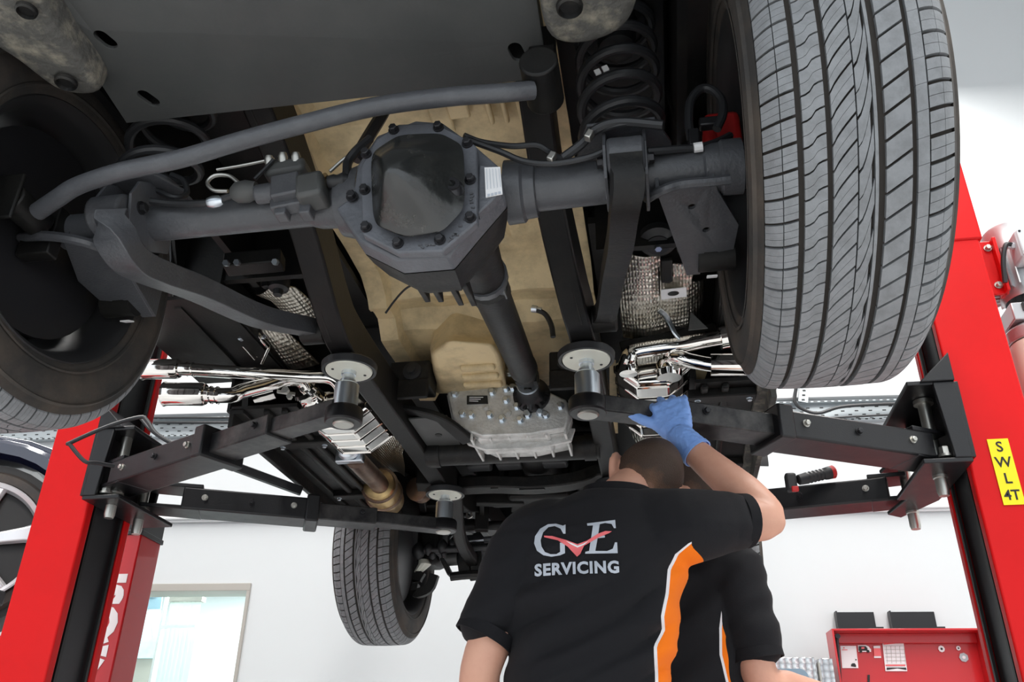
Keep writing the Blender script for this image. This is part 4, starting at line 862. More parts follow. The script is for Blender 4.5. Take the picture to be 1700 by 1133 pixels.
cut(rp, c_)
m = MB(); m.box((-.08, -.10, 2.10), (.86, .03, .08)); m.box((-.08, -.45, 2.13), (.7, .7, .05)); part('plate_support', m, 'chassis', rp, smooth=0)
def casting(top, z, dz, dents):
    cen = V((sum(p[0] for p in top) / len(top), sum(p[1] for p in top) / len(top), z)); rg = []
    for k, t in ((.86, 0), (.97, .02), (1.0, .04), (1.02, dz)): rg.append([cen + (V(p) - cen) * k + V((0, 0, t)) for p in top])
    m = MB(); m.loft(rg); o = part('tow_casting', m, 'casting', smooth=1.2, label='dirty grey casting, caked with dried mud')
    s_ = o.modifiers.new('sub', 'SUBSURF'); s_.levels = 2; s_.render_levels = 2
    for (p, r) in dents:
        m = MB(); m.lathe(p, (0, 0, -1), [(0, r * 1.25), (.006, r * 1.2), (.009, r), (.002, r * .85), (.002, 0)], 20, cap=False); part('casting_socket', m, 'dust', o)
    return o
casting([(-0.641, -0.374, 2), (-0.609, -0.325, 2), (-0.59, -0.269, 2), (-0.578, -0.208, 2), (-0.533, -0.192, 2), (-0.486, -0.191, 2), (-0.474, -0.263, 2), (-0.476, -0.348, 2), (-0.458, -0.422, 2), (-0.451, -0.491, 2), (-0.536, -0.505, 2)], 2.0, .12, [((-0.492, -0.412, 1.996), .014), ((-0.528, -0.253, 1.996), .016)])
casting([(0.351, -0.364, 2), (0.341, -0.271, 2), (0.342, -0.19, 2), (0.398, -0.175, 2), (0.453, -0.185, 2), (0.491, -0.209, 2), (0.509, -0.257, 2), (0.512, -0.339, 2)], 2.0, .12, [((0.394, -0.279, 1.996), .018)])

# ---- transfer box: cast case with a bolted cover, output flange and black plate
TY = 1.26
case = [(-0.179, 1.26, 2.036), (-0.133, 1.26, 2.059), (-0.001, 1.26, 2.051), (0.148, 1.26, 2.024), (0.216, 1.26, 1.985), (0.226, 1.26, 1.93), (0.21, 1.26, 1.886), (0.099, 1.26, 1.872), (-0.057, 1.26, 1.874), (-0.127, 1.26, 1.905), (-0.159, 1.26, 1.953)]
m = MB(); m.prism(case, (0, .03, 0)); tc = part('transfer_case', m, 'alu', bevel=.006, seg=3, label='bare cast aluminium case')
cc = V((.06, TY, 1.955)); m = MB(); rg = []
for k, dy in ((1.03, .03), (1.02, .06), (.95, .12), (.9, .26)): rg.append([V((cc.x + (p[0] - cc.x) * k, TY + dy, cc.z + (p[2] - cc.z) * k)) for p in case])
m.loft(rg); part('case_half', m, 'alu', tc, smooth=.8)
m = MB(); m.prism([V(p) + V((0, .055, 0)) for p in [(-0.154, 1.26, 1.932), (-0.115, 1.26, 1.871), (-0.056, 1.26, 1.848), (0.099, 1.26, 1.846), (0.223, 1.26, 1.865), (0.237, 1.26, 1.909)]], (0, .015, 0)); part('case_flange', m, 'alu', tc, bevel=.003)
fb = [(-0.093, 1.26, 1.949), (-0.033, 1.26, 1.946), (0.007, 1.26, 1.929), (0.066, 1.26, 1.923), (0.091, 1.26, 1.938), (0.149, 1.26, 1.935), (0.196, 1.26, 1.963), (0.02, 1.26, 1.995), (0.055, 1.26, 1.97), (0.089, 1.26, 1.943), (0.132, 1.26, 1.944), (-0.027, 1.26, 2.026), (0.019, 1.26, 2.036), (0.041, 1.26, 2.037), (0.03, 1.26, 2.092), (-0.152, 1.26, 2.028), (-0.123, 1.26, 1.955)]
c0 = V(fb[0]); repeat('case_bolt', hexbolt(c0, (0, -1, 0), .0105, .017), 'zinc', tc, fb, c0)
for k in range(6):
    m = MB(); a = V((-0.093, 1.27, 1.899)).lerp(V((0.209, 1.27, 1.903)), k / 5); m.box(a + V((0, .10, -.015)), (.008, .20, .035)); part('case_rib', m, 'alu', tc, bevel=.002)
m = MB(); m.box(V((0.041, 1.32, 1.886)) + V((0, .03, -.0)), (.24, .14, .035)); part('case_sump', m, 'alu', tc, bevel=.012)
m = MB(); m.lathe(V((0.025, 1.258, 1.95)) + V((0, .004, 0)), (0, -1, 0), [(0, .014), (.006, .013), (.008, 0)], 18, cap=False); part('case_boss', m, 'alu', tc); m = MB(); m.lathe(V((-0.047, 1.258, 1.975)) + V((0, .004, 0)), (0, -1, 0), [(0, .012), (.004, .011), (.006, 0)], 18, cap=False); part('case_boss', m, 'alu', tc)
m = MB(); m.prism([(-0.11, 1.255, 2.018), (-0.042, 1.255, 2.014), (-0.039, 1.255, 1.986), (-0.109, 1.255, 1.988)], (0, .006, 0)); pt_ = part('case_plate', m, 'inkblack', tc, smooth=0, label='small black plate with pale print')
m = MB()
for k in range(3): m.beam(V((-0.101, 1.254, 2.011)) - V((0, 0, .0065 * k)), V((-0.055, 1.254, 2.008)) - V((.008 * k, 0, .0065 * k)), .0012, .0025)
o = part('plate_print', m, 'white', pt_, smooth=0); o['kind'] = 'stuff'
of = V((0.104, 1.25, 2.007)); m = MB(); m.lathe(of + V((0, .02, 0)), (0, -1, 0), [(0, .062), (.02, .06), (.026, .05), (.05, .036), (.09, .034)], 24); part('output_housing', m, 'bolt', tc)
m = MB()
for k in range(9):
    a = PI + PI * k / 8; m.beam(of + V((math.cos(a) * .035, -.012, math.sin(a) * .035)), of + V((math.cos(a) * .058, -.005, math.sin(a) * .058)), .006, .012)
o = part('housing_fins', m, 'bolt', tc); o['kind'] = 'stuff'
m = MB(); m.lathe(of + V((0, -.075, .0)), (0, -1, 0), [(0, .03), (.0, .036), (.012, .036), (.012, .02)], 24); part('seal_ring', m, 'zinc', tc)
m = MB(); m.lathe((.02, TY + .25, 2.08), (0, 1, 0), [(0, .10), (.3, .09), (.6, .08), (.8, .10), (.95, .12)], 24); m.box((.0, 1.85, 2.07), (.22, .34, .08)); part('gearbox', m, 'chassis')
m = MB(); m.box((0, 2.45, 2.06), (.26, .6, .22)); m.box((.0, 2.3, 1.985), (.16, .3, .06)); m.box((.22, 2.25, 2.1), (.14, .4, .2)); m.box((-.2, 2.3, 2.12), (.12, .4, .2)); part('engine_block', m, 'chassis', bevel=.015)
m = MB(); m.box((0.022, 2.2, 2.005), (.14, .14, .04)); part('oil_pan', m, 'alu', bevel=.008)
# drop-down wires by the floor pan
m = MB(); m.tube(bez([(-0.182, 0.6, 1.964), (-0.161, 0.6, 1.999), (-0.134, 0.6, 2.033), (-0.104, 0.6, 2.049)]), .0028, 6); part('loose_wire', m, 'hose')
m = MB(); m.tube(bez([(0.159, 0.95, 2.147), (0.19, 0.95, 2.128), (0.208, 0.95, 2.089), (0.213, 0.95, 2.049)]), .008, 8); hs = part('breather_hose', m, 'hose')
m = MB(); c = V((0.15, 0.95, 2.15)); m.lathe(c, (1, 0, -.25), [(0, .011), (.016, .011), (.018, .008), (.03, .008)], 12); part('hose_end', m, 'zinc', hs)
# ---- right exhaust: octagonal silencer with ribs, two pipes running out to the side
def octa(c, w, h, k=.42):
    return [V((c.x + sx * w / 2, c.y, c.z + sz * h / 2)) for sx, sz in ((-1, -1 + 2 * k), (-1 + 2 * k * .7, -1), (1 - 2 * k * .7, -1), (1, -1 + 2 * k), (1, 1 - 2 * k), (1 - 2 * k * .7, 1), (-1 + 2 * k * .7, 1), (-1, 1 - 2 * k))]
def silencer(c, w, h, L, ribs):
    m = MB(); c = V(c); m.loft([octa(c, w * .92, h * .9), octa(c + V((0, .012, 0)), w, h), octa(c + V((0, L - .012, 0)), w, h), octa(c + V((0, L, 0)), w * .92, h * .9)]); o = part('silencer', m, 'chrome', bevel=.006, seg=2, smooth=.4, label='mirror polished octagonal silencer')
    for k in range(ribs):
        q = c + V((0, .02 + (L - .04) * k / (ribs - 1), 0)); m = MB(); m.loft([octa(q + V((0, -.004, 0)), w + .001, h + .001), octa(q, w + .008, h + .008), octa(q + V((0, .004, 0)), w + .001, h + .001)]); part('silencer_rib', m, 'chrome', o, smooth=.3)
    return o
sr = silencer((.492, 1.02, 1.975), .215, .13, .42, 6)
m = MB(); m.tube(bez([(.425, 1.06, 1.99), (.424, 1.0, 1.975), (0.427, 0.95, 1.959), (0.443, 0.95, 1.982), (0.508, 0.95, 1.991), (0.576, 0.95, 1.996), (0.653, 0.95, 2.007), (0.745, 0.95, 2.017)], 6), .023, 16); ex = part('exhaust_pipe', m, 'chrome', label='polished steel exhaust pipe')
m = MB(); m.tube([(0.686, 0.95, 2.009), (0.762, 0.95, 2.02)], .034, 24); part('tail_tip', m, 'chrome', ex)
m = MB(); m.lathe((0.425, 0.97, 1.942), (0, 0, 1), [(-.02, .0), (-.018, .026), (0, .03), (.015, .028), (.03, .023)], 18, cap=False); part('pipe_bend', m, 'chrome', ex)
m = MB(); m.tube(bez([(.545, 1.05, 1.975), (0.54, 1, 1.96), (0.547, 0.97, 1.968), (0.57, 0.95, 1.956), (0.605, 0.95, 1.942), (0.662, 0.95, 1.927), (0.734, 0.95, 1.922)], 6), .021, 16); e2 = part('exhaust_pipe', m, 'chrome', label='polished steel exhaust pipe')
m = MB(); m.tube([(0.653, 0.95, 1.927), (0.751, 0.95, 1.921)], .032, 24); part('tail_tip', m, 'chrome', e2)
m = MB(); m.lathe((0.539, 1, 1.948), (0, 0, 1), [(-.03, .034), (-.012, .038), (-.008, .034), (.012, .036), (.024, .03)], 20); part('pipe_collar', m, 'chrome', e2)
m = MB(); m.beam((0.552, 0.98, 1.938), (0.599, 0.98, 1.946), .008, .008); m.lathe((0.555, 0.975, 1.935), (0, -1, 0), [(0, .009), (.01, .009)], 6); part('pipe_clamp', m, 'pin', e2)
m = MB(); m.sweep([(0.405, 1, 2.021), (0.493, 1, 2.038), (0.685, 1, 2.063)], .03, .035); part('exhaust_hanger', m, 'chassis', bevel=.004)
m = MB(); m.sweep(bez([(0.521, 0.85, 2.057), (0.541, 0.85, 2.033), (0.559, 0.86, 1.988), (0.572, 0.88, 1.98)], 4), .006, .016); part('hanger_strap', m, 'zinc', bevel=.003)
m = MB(); m.prism([(0.61, 0.9, 2.073), (0.652, 0.9, 2.017), (0.599, 0.9, 2.015)], (0, .004, 0)); part('hanger_plate', m, 'bare', smooth=0)
# ---- right heat shield with its sticker
def rows(rws, n=10, belly=.0):
    g = []
    for a, b in rws:
        a, b = V(a), V(b); g.append([a.lerp(b, i / n) + V((0, 0, -belly * math.sin(PI * i / n))) for i in range(n + 1)])
    return g
g = rows([((0.45, 0.662, 2.13), (0.531, 0.68, 2.13)), ((0.441, 0.719, 2.12), (0.537, 0.733, 2.12)), ((0.429, 0.762, 2.1), (0.532, 0.777, 2.1)), ((0.415, 0.807, 2.08), (0.527, 0.823, 2.08)), ((0.413, 0.891, 2.07), (0.525, 0.89, 2.07)), ((0.414, 1, 2.06), (0.56, 1.022, 2.06))], 10, .012)
m = MB(); m.sheet(g, .004); hs_r = part('heat_shield', m, 'shield', smooth=.9, label='embossed silver heat shield')
g = rows([((0.565, 0.701, 2.11), (0.612, 0.696, 2.11)), ((0.529, 0.746, 2.1), (0.616, 0.752, 2.1)), ((0.527, 0.807, 2.08), (0.6, 0.818, 2.08)), ((0.521, 0.924, 2.07), (0.603, 0.99, 2.07))], 8, .006)
m = MB(); m.sheet(g, .004); part('shield_wing', m, 'shield', hs_r, smooth=.9)
g = rows([((0.601, 0.775, 2.1), (0.649, 0.831, 2.13)), ((0.603, 0.868, 2.09), (0.65, 0.926, 2.12)), ((0.604, 1.009, 2.08), (0.643, 1.069, 2.12))], 6, .004)
m = MB(); m.sheet(g, .004); part('shield_wing', m, 'shield', hs_r, smooth=.9)
m = MB(); m.prism([(0.529, 0.765, 2.07), (0.596, 0.762, 2.07), (0.598, 0.81, 2.07), (0.529, 0.816, 2.07)], (0, 0, .002)); lb = part('shield_sticker', m, 'paper', hs_r, smooth=0, label='white sticker with a dark oval')
m = MB(); oc = V((0.562, 0.786, 2.068)); ex_ = V((0.577, 0.785, 2.068)) - oc; ey_ = V((0.562, 0.775, 2.068)) - oc; m.prism([oc + ex_ * math.cos(2 * PI * k / 20) + ey_ * math.sin(2 * PI * k / 20) for k in range(20)], (0, 0, .0015)); part('sticker_oval', m, 'inkblack', lb, smooth=0)
m = MB(); m.sweep(bez([(0.546, 0.64, 2.088), (0.544, 0.68, 2.067), (0.546, 0.7, 2.059)], 3), .03, .02); m.lathe((0.548, 0.738, 2.09), (0, 0, -1), [(0, .014), (.01, .013)], 14); part('shield_bracket', m, 'chassis', hs_r, bevel=.003)
m = MB(); c = V((0.527, 0.616, 2.12)); m.lathe(c + V((0, 0, .02)), (0, -.3, -1), [(0, .05), (.02, .048), (.03, .03), (.034, .03)], 24); hp = part('round_mount', m, 'hose'); m = MB(); m.lathe(c + V((0, -.01, -.015)), (0, -.3, -1), [(0, .009), (.012, .009)], 6); part('mount_nut', m, 'zinc', hp)
g = rows([((0.394, 1.55, 2.02), (0.497, 1.564, 2.02)), ((0.408, 1.694, 2.02), (0.516, 1.709, 2.02)), ((0.444, 1.947, 2.03), (0.605, 1.968, 2.03)), ((0.484, 2.242, 2.03), (0.632, 2.261, 2.03))], 8, .02)
m = MB(); m.sheet(g, .004); part('heat_shield', m, 'shield', smooth=.9, label='embossed silver heat shield')
m = MB(); m.prism([(0.612, 1.068, 2), (0.662, 1.099, 2), (0.65, 1.198, 2), (0.63, 1.285, 2), (0.662, 1.486, 2), (0.673, 1.896, 2), (0.606, 1.887, 2), (0.607, 1.237, 2)], (0, 0, .004)); part('shield_flange', m, 'cream', smooth=0)
m = MB(); m.prism([(0.37, 1.033, 2), (0.388, 1.036, 2), (0.361, 1.608, 2), (0.331, 1.604, 2)], (0, 0, .004)); part('shield_flange', m, 'cream', smooth=0)
# ---- left exhaust: two bright tips, pipes, silencer, flange, down pipe and catalyst
def tip(p0, p1, r, name='tail_tip', par=None):
    p0, p1 = V(p0), V(p1); d = p1 - p0; L = d.length; m = MB(); m.lathe(p0, d, [(.006, r - .004), (0, r - .001), (.003, r + .003), (.012, r), (L - .006, r), (L, r - .004), (L + .002, r * .6)], 32, cap=False)
    m.lathe(p0, d, [(.06, 0), (.06, r - .005), (.006, r - .005)], 32, cap=False); return part(name, m, 'chrome', par, label='bright polished tail pipe tip')
m = MB(); m.tube(bez([(-0.902, 0.85, 1.973), (-0.859, 0.86, 1.973), (-0.764, 0.9, 1.978), (-0.672, 0.95, 1.988), (-0.577, 1, 1.997), (-0.496, 1.02, 1.997), (-0.468, 1.04, 1.979), (-0.467, 1.08, 1.946)], 6), .0195, 16); el = part('exhaust_pipe', m, 'chrome', label='polished steel exhaust pipe')
tip((-1.012, 0.84, 1.976), (-0.896, 0.85, 1.973), .0305, par=el)
for px_ in (((-0.875, 0.86, 1.976)), ((-0.855, 0.86, 1.973))):
    m = MB(); m.lathe(V(px_) - V((.004, 0, 0)), (1, 0, 0), [(0, .02), (.003, .0225), (.006, .02)], 20); part('pipe_ring', m, 'chrome', el)
m = MB(); m.tube(bez([(-0.802, 0.85, 1.884), (-0.756, 0.86, 1.882), (-0.724, 0.88, 1.891), (-0.71, 0.9, 1.911), (-0.671, 0.96, 1.956), (-0.625, 1, 1.99), (-0.593, 1.03, 2), (-0.578, 1.06, 1.979)], 6), .023, 16); el2 = part('exhaust_pipe', m, 'chrome', label='polished steel exhaust pipe')
tip((-0.922, 0.84, 1.888), (-0.796, 0.85, 1.884), .0345, par=el2)
for px_ in (((-0.778, 0.855, 1.883)), ((-0.761, 0.86, 1.883))):
    m = MB(); m.lathe(V(px_) - V((.004, 0, 0)), (1, 0, 0), [(0, .024), (.003, .027), (.006, .024)], 20); part('pipe_ring', m, 'chrome', el2)
m = MB(); m.lathe((-0.753, 1.05, 1.971), (1, .1, .25), [(0, .0), (.002, .03), (.04, .034), (.07, .034), (.075, .02)], 24, cap=False); part('pipe_cone', m, 'chrome', el2)
m = MB(); m.lathe((-0.585, 1.05, 1.981), (.2, .6, -.3), [(0, .04), (.012, .045), (.02, .04), (.04, .04), (.05, .045), (.06, .04)], 24); part('pipe_collar', m, 'chrome', el2)
m = MB(); m.beam((-0.649, 1, 1.952), (-0.598, 1.02, 1.948), .01, .008); m.lathe((-0.614, 0.99, 1.946), (0, -1, 0), [(0, .012), (.012, .012)], 6); m.lathe((-0.598, 0.99, 1.924), (0, -1, 0), [(0, .009), (.012, .009)], 6); part('pipe_clamp', m, 'pin', el2)
sl = silencer((-.495, 1.09, 1.93), .23, .125, .26, 5)
m = MB(); m.prism([(-0.596, 1.085, 1.936), (-0.5, 1.085, 1.94), (-0.489, 1.085, 1.911), (-0.578, 1.085, 1.904)], (0, .006, 0)); part('silencer_plate', m, 'bare', sl, smooth=0)
m = MB(); c = V((-0.575, 1.48, 1.927)); m.box(c, (.10, .03, .075)); m.lathe(c + V((0, -.02, 0)), (.2, -1, .25), [(0, .042), (.02, .04), (.024, .032), (.06, .034)], 24); part('exhaust_flange', m, 'zinc', bevel=.012)
m = MB(); m.tube(bez([(-0.562, 1.5, 1.911), (-0.569, 1.62, 1.918), (-0.582, 1.78, 1.934), (-0.582, 1.86, 1.929)], 5), .036, 20); part('down_pipe', m, 'rusty', label='brown heat-tinted pipe')
p0, p1 = V((-0.587, 1.84, 1.937)), V((-0.622, 2.12, 1.938)); d = p1 - p0; L = d.length
m = MB(); m.lathe(p0, d, [(0, .036), (.01, .06), (.05, .07), (L * .45, .07), (L * .46, .074), (L * .52, .074), (L * .53, .07), (L - .05, .066), (L, .04)], 32); ct = part('catalyst', m, 'gold', label='golden heat-tinted catalyst')
m = MB(); m.lathe(p0 + d * .1, d, [(0, .066), (.004, .074), (.008, .066)], 32); m.lathe(p0 + d * .42, d, [(0, .07), (.004, .077), (.012, .077), (.016, .07)], 32); part('catalyst_band', m, 'rusty', ct)
m = MB(); m.lathe(V((-0.511, 2.1, 1.995)), (.2, 1, .2), [(0, .01), (.01, .05), (.06, .055), (.1, .02)], 20); part('second_catalyst', m, 'rusty', ct)
# left heat shields and the bright hanger frame
g = rows([((-0.621, 0.722, 2.13), (-0.553, 0.678, 2.13)), ((-0.592, 0.761, 2.13), (-0.501, 0.716, 2.14)), ((-0.582, 0.871, 2.13), (-0.493, 0.81, 2.15)), ((-0.536, 0.956, 2.12), (-0.499, 0.977, 2.15))], 8, .01)
m = MB(); m.sheet(g, .004); hs_l = part('heat_shield', m, 'shield', smooth=.9, label='embossed silver heat shield')
g = rows([((-0.704, 0.745, 2.12), (-0.63, 0.809, 2.12)), ((-0.724, 0.833, 2.1), (-0.597, 0.871, 2.1)), ((-0.719, 0.933, 2.09), (-0.578, 0.973, 2.09)), ((-0.734, 1.058, 2.08), (-0.56, 1.083, 2.08))], 10, .02)
m = MB(); m.sheet(g, .004); part('heat_shield', m, 'shield', smooth=.9, label='embossed silver heat shield')
m = MB(); fr = [(-0.761, 0.78, 2.098), (-0.686, 0.78, 2.1), (-0.638, 0.88, 2.042), (-0.674, 0.92, 2.01), (-0.696, 0.92, 2.026)]
m.sweep([fr[0], fr[4]], .008, .014); m.sweep([fr[1], fr[2]], .008, .014); m.sweep([fr[2], fr[3]], .008, .014); m.sweep([(-0.742, 0.82, 2.084), (-0.675, 0.82, 2.087)], .012, .012); hf = part('hanger_frame', m, 'chrome', bevel=.002, label='bright steel hanger frame')
m = MB(); m.sheet(rows([((-0.765, 0.8, 2.105), (-0.696, 0.8, 2.106)), ((-0.707, 0.94, 2.041), (-0.66, 0.92, 2.062))], 4), .003, (0, 1, 0)); part('hanger_sheet', m, 'shield', hf, smooth=0)
m = MB(); m.lathe((-0.702, 0.83, 2.049), (0, -1, -.3), [(0, .008), (.014, .006)], 8); m.lathe((-0.641, 0.86, 2.067), (0, -1, -.3), [(0, .006), (.014, .005)], 8); part('hanger_bolt', m, 'zinc', hf)
m = MB(); m.tube(bez([(-0.768, 0.62, 2.086), (-0.751, 0.64, 2.085), (-0.739, 0.66, 2.084), (-0.749, 0.7, 2.078), (-0.729, 0.72, 2.062)], 5), .011, 10); part('hanger_rod', m, 'chrome', hf)
m = MB(); c = V((-0.741, 0.7, 2.083)); m.lathe(c, (1, -.3, 0), [(0, .016), (.02, .016)], 14); m.box(V((-0.71, 0.76, 2.109)), (.03, .02, .02)); part('hanger_bush', m, 'pin', hf, bevel=.003)
g = rows([((-0.509, 1.656, 2.03), (-0.425, 1.624, 2.03)), ((-0.597, 1.713, 2.02), (-0.473, 1.763, 2.02)), ((-0.626, 1.88, 2.02), (-0.502, 1.896, 2.02)), ((-0.62, 2.02, 2.03), (-0.544, 2.045, 2.03))], 8, -.02)
m = MB(); m.sheet(g, .004); part('heat_shield', m, 'shield', smooth=.9, label='embossed silver heat shield')
g = rows([((-0.695, 1.385, 1.98), (-0.59, 1.399, 1.98)), ((-0.693, 1.625, 1.98), (-0.628, 1.571, 1.98)), ((-0.704, 1.777, 1.98), (-0.647, 1.73, 1.98))], 6, .01)
m = MB(); m.sheet(g, .004); part('heat_shield', m, 'shield', smooth=.9, label='embossed silver heat shield')
m = MB(); m.beam((-0.664, 1.331, 1.99), (-0.625, 2.135, 1.99), .04, .004); part('shield_flange', m, 'cream', smooth=0)
m = MB(); m.beam((-0.572, 0.712, 2.14), (-0.576, 0.678, 2.14), .02, .02); m.lathe((-0.519, 0.654, 2.13), (0, 0, -1), [(0, .03), (.03, .028), (.035, .015), (.05, .012)], 16); part('rubber_hanger', m, 'hose')
m = MB(); m.beam((-0.526, 0.38, 2.005), (-0.388, 0.4, 2.019), .05, .04); bt = part('floor_brace', m, 'chassis', bevel=.004); 
for p in ((-0.504, 0.35, 1.987), (-0.476, 0.35, 1.986), (-0.383, 0.36, 1.985)):
    m = MB(); m.lathe(p, (0, -1, -.4), [(0, .008), (.012, .008)], 6); part('brace_bolt', m, 'zinc', bt)
# ---- sill panels under both sides
for s in (-1, 1):
    m = MB(); m.box((.725 * s, 1.78, 1.94), (.22, 1.40, .012)); sp_ = part('sill_panel', m, 'dust' if s < 0 else 'chassis', smooth=0)
    for x, w in ((.815, .05), (.83, .018)):
        m = MB(); m.box((x * s, 1.78, 1.93 if w > .03 else 1.90), (w, 1.40, .02 if w > .03 else .05)); part('sill_flange', m, 'casting' if s > 0 else 'dust', sp_, bevel=.003, label='dusty sill edge')
    for x in ((.66, .72) if s < 0 else (.70, .64)):
        m = MB(); m.box((x * s, 1.78, 1.928), (.022, 1.38, .02)); part('sill_rib', m, 'dust', sp_, bevel=.006)
    for y in (1.15, 1.75) if s > 0 else (1.92, 1.35):
        m = MB(); m.box((.69 * s, y, 1.922), (.20, .05, .028)); b_ = part('sill_bracket', m, 'chassis', sp_, bevel=.004)
        for dx in (-.07, .08): part('sill_bolt', hexbolt(((.69 + dx) * s, y, 1.909), (0, 0, -1), .007, .01), 'zinc', b_)
    m = MB(); m.box((.845 * s, 1.78, 2.0), (.01, 1.4, .14)); w_ = .20 if s < 0 else .17; m.box(((.86 - w_ / 2 + .055) * s, .84, 2.05), (w_ + .11, .52, .012)); m.box(((.86 - w_) * s, .84, 2.10), (.012, .52, .10)); part('sill_side', m, 'chassis', sp_, smooth=0)
    m = MB(); m.box((.61 * s, 1.8, 2.03), (.02, 1.4, .14)); m.box((.48 * s, 1.7, 2.19), (.3, 1.3, .02)); part('inner_sill', m, 'chassis', sp_, smooth=0)
# ---- front axle, steering and body front
m = MB(); m.tube([(-.62, 2.62, AZ), (.60, 2.62, AZ)], .038, 20); m.lathe((.20, 2.62, AZ), (0, -1, 0), [(-.1, .10), (.0, .13), (.06, .10), (.1, .05)], 24); fa = part('front_axle', m, 'axle')
for (pa, pb, r, mm, nm, lab) in (((-0.567, 2.5, 1.838), (0.127, 2.5, 1.857), .016, 'hose', 'tie_rod', None), ((-0.414, 2.52, 1.874), (-0.293, 2.52, 1.886), .007, 'zinc', 'damper_rod', 'bright damper rod'), ((-0.298, 2.52, 1.884), (-0.036, 2.52, 1.894), .015, 'axle', 'steering_damper', None), ((-0.429, 2.45, 1.929), (0.134, 2.45, 1.928), .02, 'dust', 'front_bar', None), ((-0.501, 2.58, 1.815), (-0.431, 2.58, 1.818), .03, 'bare', 'axle_sleeve', None)):
    m = MB(); m.tube([pa, pb], r, 14); part(nm, m, mm, label=lab)
for p, r in (((-0.601, 2.52, 1.844), .03), ((-0.548, 2.5, 1.845), .022), ((-0.484, 2.5, 1.854), .026), ((-0.529, 2.5, 1.818), .015), ((-0.477, 2.5, 1.822), .014), ((-0.442, 2.52, 1.872), .022)):
    m = MB(); m.lathe(V(p) + V((0, 0, -r * 1.3)), (0, 0, 1), [(0, .3 * r), (.4 * r, r * .8), (r, r), (1.6 * r, r), (2.2 * r, r * .6), (2.6 * r, .2 * r)], 14); part('ball_joint', m, 'hose')
m = MB(); m.loft([[V((-0.589, 2.55, 1.756)) + V((-.015 + .02 * math.cos(a), .02 * math.sin(a), 0)) for a in (2 * PI * k / 10 for k in range(10))], [V((-0.577, 2.55, 1.788)) + V((.03 * math.cos(a), .03 * math.sin(a), 0)) for a in (2 * PI * k / 10 for k in range(10))], [V((-0.584, 2.55, 1.81)) + V((.022 * math.cos(a), .02 * math.sin(a), 0)) for a in (2 * PI * k / 10 for k in range(10))]]); part('knuckle_boot', m, 'padcap', label='pale joint boot')
m = MB(); m.sweep(bez([(-0.589, 2.55, 1.756), (-0.609, 2.55, 1.716), (-0.611, 2.55, 1.663), (-0.551, 2.55, 1.68), (-0.527, 2.55, 1.741)], 4), .03, .04); part('steering_knuckle', m, 'chassis', bevel=.005)
for (xa, ya, xb, yb) in ((768, 915, 775, 960), (790, 905, 795, 965), (730, 930, 745, 955), (815, 940, 830, 952)):
    m = MB(); m.beam(V((-0.41, 2.58, 1.853)) + V(((xa - 768) * .0024, 0, -(ya - 915) * .0023)), V((-0.405, 2.58, 1.731)) + V(((xb - 768) * .0024, 0, -(yb - 960) * .0023)), .06, .02); part('axle_bracket', m, 'dust', fa, bevel=.003)
m = MB(); m.tube(bez([(-0.456, 2.56, 1.733), (-0.368, 2.56, 1.739), (-0.217, 2.56, 1.735)], 3), .02, 8); part('axle_shelf', m, 'dust', fa)
for s in (-1, 1):
    m = MB(); m.sweep(bez([(.36 * s, 2.62, 1.80), (.36 * s, 2.3, 1.84), (.30 * s, 1.95, 1.92)], 4), .05, .05); part('front_control_arm', m, 'chassis', bevel=.008)
    sp_ = part('front_spring', MB().tube([(.43 * s + .06 * math.cos(t * .5), 2.66 + .06 * math.sin(t * .5), 1.9 + t * .0055) for t in range(80)], .009, 8), 'hose')
    m = MB(); m.box((.575 * s, 2.66, 1.93), (.12, .16, .26)); part('front_knuckle', m, 'chassis', bevel=.03)
    m = MB(); m.box((.60 * s, 2.75, 2.22), (.30, .5, .36)); part('inner_fender', m, 'chassis', bevel=.01)
    m = MB(); m.box((.35 * s, 3.05, 2.08), (.1, .3, .1)); part('front_horn', m, 'chassis')
m = MB(); m.box((0, 3.2, 2.28), (1.3, .15, .52)); m.box((0, 2.75, 2.33), (.9, .9, .02)); part('front_bumper', m, 'slot', bevel=.02)
for (p, sz) in (((-0.54, 2.3, 2.026), (.03, .3, .05)), ((-0.278, 2.35, 1.963), (.02, .3, .02)), ((-0.352, 2.2, 1.973), (.02, .03, .22)), ((-0.287, 2.4, 1.951), (.06, .05, .12)), ((-0.057, 2.3, 1.966), (.16, .08, .04)), ((-0.17, 2.2, 1.966), (.2, .05, .05)), ((-0.446, 2, 2.003), (.06, .10, .08))):
    m = MB(); m.box(p, sz, rz=.2); part('engine_bracket', m, 'chassis', bevel=.004)
m = MB(); m.tube(bez([(-0.171, 2.2, 1.987), (-0.132, 2.2, 1.975), (0.021, 2.2, 1.979), (0.06, 2.2, 2.014)], 4), .005, 6); part('brake_pipe', m, 'pin')
m = MB(); m.tube(bez([(-0.334, 2.3, 1.95), (-0.33, 2.3, 1.923), (-0.311, 2.3, 1.928), (-0.315, 2.3, 1.949)], 4), .004, 6); part('brake_pipe', m, 'pin')
